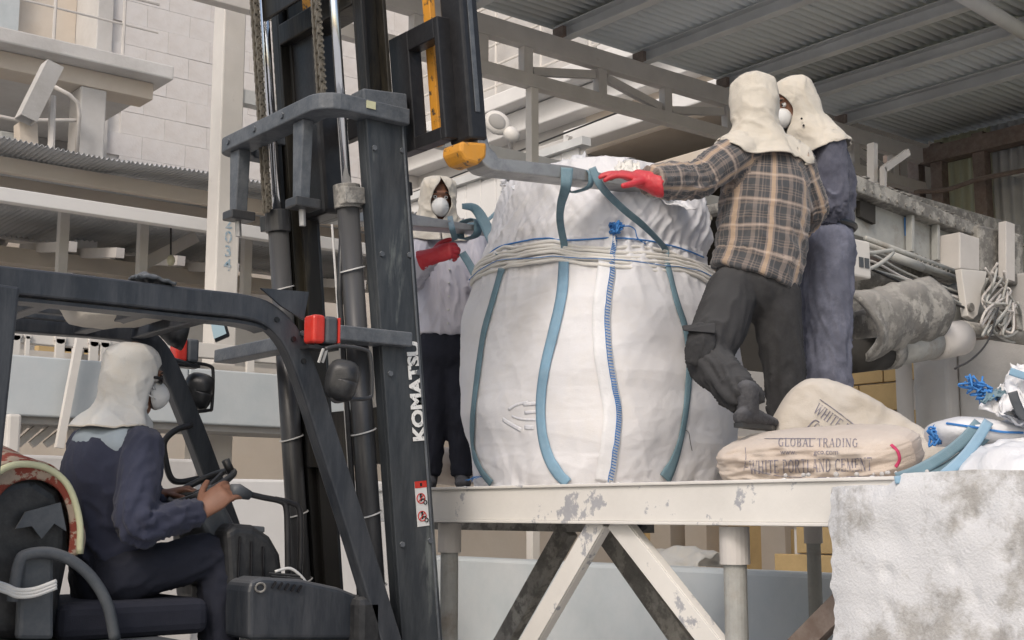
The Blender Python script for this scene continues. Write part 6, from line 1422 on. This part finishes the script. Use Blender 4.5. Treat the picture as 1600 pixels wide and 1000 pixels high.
WS = flesh('work_shirt', [dict(p=[(J(1292, 356, 6.12), .165, .12, 1.0), (J(1291, 325, 6.12), .165, .125, 1.5), (J(1286, 270, 6.14), .19, .14, .5), (J(1279, 228, 6.15), .165, .11, .3), (J(1268, 208, 6.12), .09, .08, .2)], side=Ln, caps=(0, 1)),
      sleeve(sN, eN, wN, (.078, .076, .07, .062, .052), Rt, fw=(.5, 2, 1.2)), sleeve(sN2, eN2, wN2, (.078, .074, .068, .06, .052), Rt)], 'navyl', NM, .011, 3, fold=.012, kx=16, seed=13, lump=.005)
YKN = flesh('yoke', [dict(p=[(sN+Vector((0, 0, .022))+Fnb*.02, .06, .06, .2), (J(1280, 216, 6.15), .08, .06, .2), (sN2+Vector((0, 0, .02)), .06, .06, .2)], side=Fnb)], 'navy', NM, .011, 2, fold=.004)
flesh('trousers', [dict(p=[(J(1290, 354, 6.12), .16, .125, .5), (J(1290, 395, 6.12), .18, .14, .6)], side=Ln),
      dict(p=[(hpN, .115, .115, .5), (hpN.lerp(knN, .5), .11, .108, .6), (knN, .1, .1, 1.0), (knN.lerp(anN, .5), .095, .1, 1.0), (anN, .09, .095, 1.2)], side=Rt, caps=(1, 0)),
      dict(p=[(hpN2, .11, .11, .5), (hpN2.lerp(knN2, .5), .105, .1, .6), (knN2, .095, .095, 1.0), (knN2.lerp(anN2, .5), .09, .09, 1.0), (anN2, .085, .085, 1.2)], side=Rt, caps=(1, 0))], 'bluegrey', NM, .012, 3, fold=.012, kx=9, ang=2.2, seed=17, lump=.008)
n_ = 28; MB().tube([J(1291, 355, 6.12)+Ln*.165*math.cos(2*math.pi*k/n_)+Fnb*.128*math.sin(2*math.pi*k/n_) for k in range(n_+1)], .017, 8, caps=False).build('belt', 'black', NM, smooth=True)
hood(NM, hcn, Fn, un, [(.14, -.01, .01, .01, .01, 0), (.13, -.01, .062, .06, .07, 0), (.095, -.01, .096, .1, .108, .12), (.035, -.005, .104, .104, .115, .6), (-.03, -.01, .102, .1, .116, .72), (-.085, -.01, .1, .098, .118, .4), (-.13, -.01, .12, .11, .135, .05), (-.2, -.02, .15, .12, .165, .03), (-.26, -.01, .175, .14, .2, .03)], 'cotton', seed=8, fold=.008, wave=.012, over=(WS, YKN))
MB().sphere(hcn+Fn*.085-un*.05, (.055, .045, .05), 16, 10, (Fn, Fn.cross(un), un)).build('dust_mask', 'maskc', NM, smooth=True)
for dz_ in (0, .035): MB().sphere(hcn+Fn*.02-un*(.1+dz_)-Hd*.11, .006, 8, 6).build('hood_snap', 'dark', NM)
boot(NM, anN, PD(1285, 738, 6.0)); boot(NM, anN2, PD(1255, 738, 6.3))
# ---------------- man at the far fork, facing the camera
LM = thing('person', PD(695, 762, 7.2), 'man facing the camera in lilac shirt, red glove gripping the far blue strap', 'person')
Fl = (-Hd+Rt*.25-Zv*.1).normalized(); Flb = (-Hd+Rt*.1).normalized(); hcl = J(684, 313, 7.15); Ll = Zv.cross(Flb)
sA, eA, wA = J(655, 372, 7.15), J(640, 440, 6.95), J(672, 402, 6.65); sB, eB, wB = J(738, 372, 7.2), J(750, 445, 7.15), J(757, 445, 6.9)
hA, kA, aA = J(681, 540, 7.2), J(677, 645, 7.2), J(672, 745, 7.2); hB, kB, aB = J(714, 540, 7.2), J(720, 645, 7.2), J(722, 745, 7.2)
gdir = J(722, 384, 6.6)-wA
flesh('body', [dict(p=[(J(698, 540, 7.2), .15, .11), (J(698, 490, 7.2), .13, .1), (J(698, 410, 7.2), .165, .11), (J(695, 365, 7.2), .14, .08), (J(689, 345, 7.18), .055, .058), (J(686, 330, 7.17), .052, .055)], side=Ll)]
      + head_chains(hcl, Fl, Zv) + [arm_chain(sA, eA, wA, Rt), arm_chain(sB, eB, wB, Rt), leg_chain(hA, kA, aA), leg_chain(hB, kB, aB)] + hand(wA, gdir, -Hd+Zv*.3, Zv, curl=(.9, .9, .9, .9)) + hand(wB, Rt-Hd, Zv, -Rt), 'skin', LM, .009, 2)
face_parts(LM, hcl, Fl, Zv)
SH = flesh('shirt', [dict(p=[(J(697, 526, 7.2), .185, .14, .5), (J(698, 480, 7.2), .18, .135, .7), (J(698, 410, 7.2), .19, .135, .4), (J(696, 370, 7.2), .17, .1, .3), (J(692, 352, 7.19), .09, .08, .2)], side=Ll, caps=(0, 1)),
      sleeve(sA, eA, wA, (.078, .074, .066, .06, .052), Rt), sleeve(sB, eB, wB, (.078, .074, .066, .06, .052), Rt)], 'shirtw', LM, .011, 3, fold=.013, kx=7, ang=3.2, seed=23, lump=.004)
for i in range(6): MB().sphere(J(703-i*.6, 400+i*21, 7.05), .007, 8, 6, None).build('shirt_button', 'maskc', LM)
flesh('trousers', [dict(p=[(J(698, 520, 7.2), .165, .12, .4), (J(698, 550, 7.2), .175, .13, .4)], side=Ll)] + [dict(p=[(a, .1, .1, .4), (a.lerp(b_, .5), .092, .09, .4), (b_, .078, .078, .8), (b_.lerp(c_, .5), .07, .07, .7), (c_, .06, .06, .9)], side=Rt, caps=(1, 0)) for a, b_, c_ in ((hA, kA, aA), (hB, kB, aB))], 'navyd', LM, .013, 3, fold=.008, kx=14, seed=27)
hood(LM, hcl, Fl, Zv, [(.14, -.01, .01, .01, .01, 0), (.13, -.01, .062, .06, .07, 0), (.095, 0, .094, .108, .108, .1), (.04, .005, .1, .112, .112, .42), (-.02, .005, .1, .108, .115, .62), (-.07, 0, .102, .105, .12, .5), (-.12, -.01, .125, .11, .14, .12), (-.18, -.01, .15, .13, .15, .03), (-.24, -.01, .175, .15, .17, .03)], 'cotton', seed=14, fold=.01, over=(SH,))
mk = MB(); ll = Zv.cross(Fl)
mk.sheet(lambda u, v: hcl+Fl*(.088+.045*max(0, 1-v*v)**.7)+Zv*(-.05+.056*v*math.sin(2*math.pi*u))+ll*.055*v*math.cos(2*math.pi*u)-Fl*(.03*v*v*abs(math.cos(2*math.pi*u))), 28, 10); mk.build('dust_mask', 'maskc', LM, smooth=True, solid=.003)
gn = gdir.normalized()
flesh('glove', hand(wA, gdir, -Hd+Zv*.3, Zv, curl=(.75, .8, .85, .9), L_=.23, grow=.0015, tcurl=.8, spread=.06)
      + [dict(p=[(wA+gn*.04, .044, .034, .3), (wA, .046, .042, .6), (wA-gn*.05, .055, .052, .5), (wA-gn*.06, .056, .053, .3)], side=Zv, caps=(1, 0))], 'glove', LM, .0048, 1, fold=.002, kx=50)
boot(LM, aA, PD(668, 764, 7.0)); boot(LM, aB, PD(724, 764, 7.0))
ribbon(cr([PY(703, 338, 5.5), J(706, 355, 6.4), J(711, 375, 6.55)], 6), [-Hd]*13, .03, 'lift_strap', 'strap', BG, lift=0)
ribbon(cr([J(722, 395, 6.55), J(733, 412, 6.5), J(745, 435, 6.4), J(752, 447, 6.3)], 6), [-Hd]*19, .04, 'lift_strap', 'strap', BG, lift=0)
# ================================================================== SMALL DETAILS
rx = random.Random(12)
# cross ribs, bolts and rollers along the conveyor girder
for i in range(7):
    px_ = 1262+i*40; t_ = (px_-1240)/291
    a_, b_ = q2(px_, 262+t_*110+4, 4.86), q2(px_, 333+t_*97, 4.86)
    if i not in (2, 3): MB().bar(a_, b_, .03, .05, side=(1, 0, 0)).build('stiffener', 'machine', lc, bevel=.003)
for i in range(22):
    px_ = 1248+i*13; t_ = (px_-1240)/291; p_ = q2(px_, 250+t_*116, 4.79); MB().tube([p_, p_+Vector((0, .03, 0))], .011, 7).build('bolt', 'dusty', lc)
for i in range(5):
    pts = [q2(1330+k*36+rx.uniform(-5, 5), 388+k*15+i*5+rx.uniform(-4, 4), 4.72-.02*i) for k in range(6)]
    MB().tube(cr(pts, 5), .009, 6).build('hose', ('machine', 'black', 'steel_wd')[i % 3], lc, smooth=True)
for i in range(8):
    p_ = q2(1432+i*7, 402+i*3.2, 4.74); MB().tube([p_+Vector((.02*math.cos(a), 0, .026*math.sin(a))) for a in [2*math.pi*k/10 for k in range(11)]], .005, 5).build('hose_clip', 'dusty', lc)
MB().tube([q2(1395, 400, 4.7), q2(1440, 418, 4.7)], .028, 14).build('hydraulic_ram', 'machine', lc, smooth=True)
# caked dust lying on the girder and trough
dmb = MB()
for i in range(240):
    px_ = rx.uniform(1242, 1598); p_ = q2(px_, 234+(px_-1240)*.41+rx.uniform(-3, 6), rx.uniform(4.82, 5.1)); r_ = rx.uniform(.005, .016); dmb.sphere(p_, (r_*1.6, r_*1.3, r_*.6), 7, 5)
dmb.build('caked_dust', 'dusty', label='crumbs of caked dust along the loading conveyor', cat='dust', kind='stuff', smooth=True)
for i in range(6):
    p_ = PY(1545+i*10, 505+rx.uniform(-15, 15), 4.55); MB().box(p_.x-.04, p_.x+.03, 4.55, 4.7, p_.z-rx.uniform(.03, .08), p_.z+rx.uniform(.02, .06)).build('bracket', 'dusty' if i % 2 else 'brown', lc, bevel=.008)
# powder spilled at the foot of the sacks and bag
pm_ = MB()
for i in range(60):
    y_ = rx.uniform(2.4, 6.4); r_ = rx.uniform(.002, .006); pm_.sphere((XB+.03+abs(rx.gauss(0, .05)), y_, ZD+r_*.2), (r_*1.5, r_*1.8, r_*.7), 6, 4)
pm_.build('spilled_cement', 'conc_w', label='spilled cement crumbs along the platform edge', cat='powder', kind='stuff', smooth=True)
# hems and seams on the hoods, belt loops, cuffs
def rim(ob, m, parent, r=.004, name='hem'):
    o_ = Vector(ob['_o']); n = 91; V = [v.co+o_ for v in ob.data.vertices]; MB().tube(V[-n:], r, 6).build(name, m, parent, smooth=True)
for h_, m_, p_ in [(o, 'cotton', o.parent) for o in list(bpy.data.objects) if o.name.startswith('hood') and o.type == 'MESH' and len(o.data.vertices) > 3000]: rim(h_, m_, p_)
# bolts and scuffs on the mast and guard
for w_ in (-.5, .15, .85, 1.35, 1.8):
    for u_ in (-.17, -.03):
        p_ = MP(u_, YO0, w_); MB().tube([p_-EY*.008, p_], .012, 6).build('bolt', 'bracket', FL)
for k in (26, 30, 33):
    x_, z_ = GA[k]; MB().tube([(x_, YN-.006, z_), (x_, YN, z_)], .011, 8).build('bolt', 'dark', FL)
for z_ in (zc_,):
    for y_ in (4.7, 4.95, 5.2): MB().tube([(xr_-.008, y_, z_), (xr_, y_, z_)], .014, 6).build('bolt', 'bracket', FL)
MB().tube([MP(-.02, YO0-.004, -.6), MP(-.02, YO0-.004, 1.95)], .005, 6).build('weld_seam', 'bracket', FL)
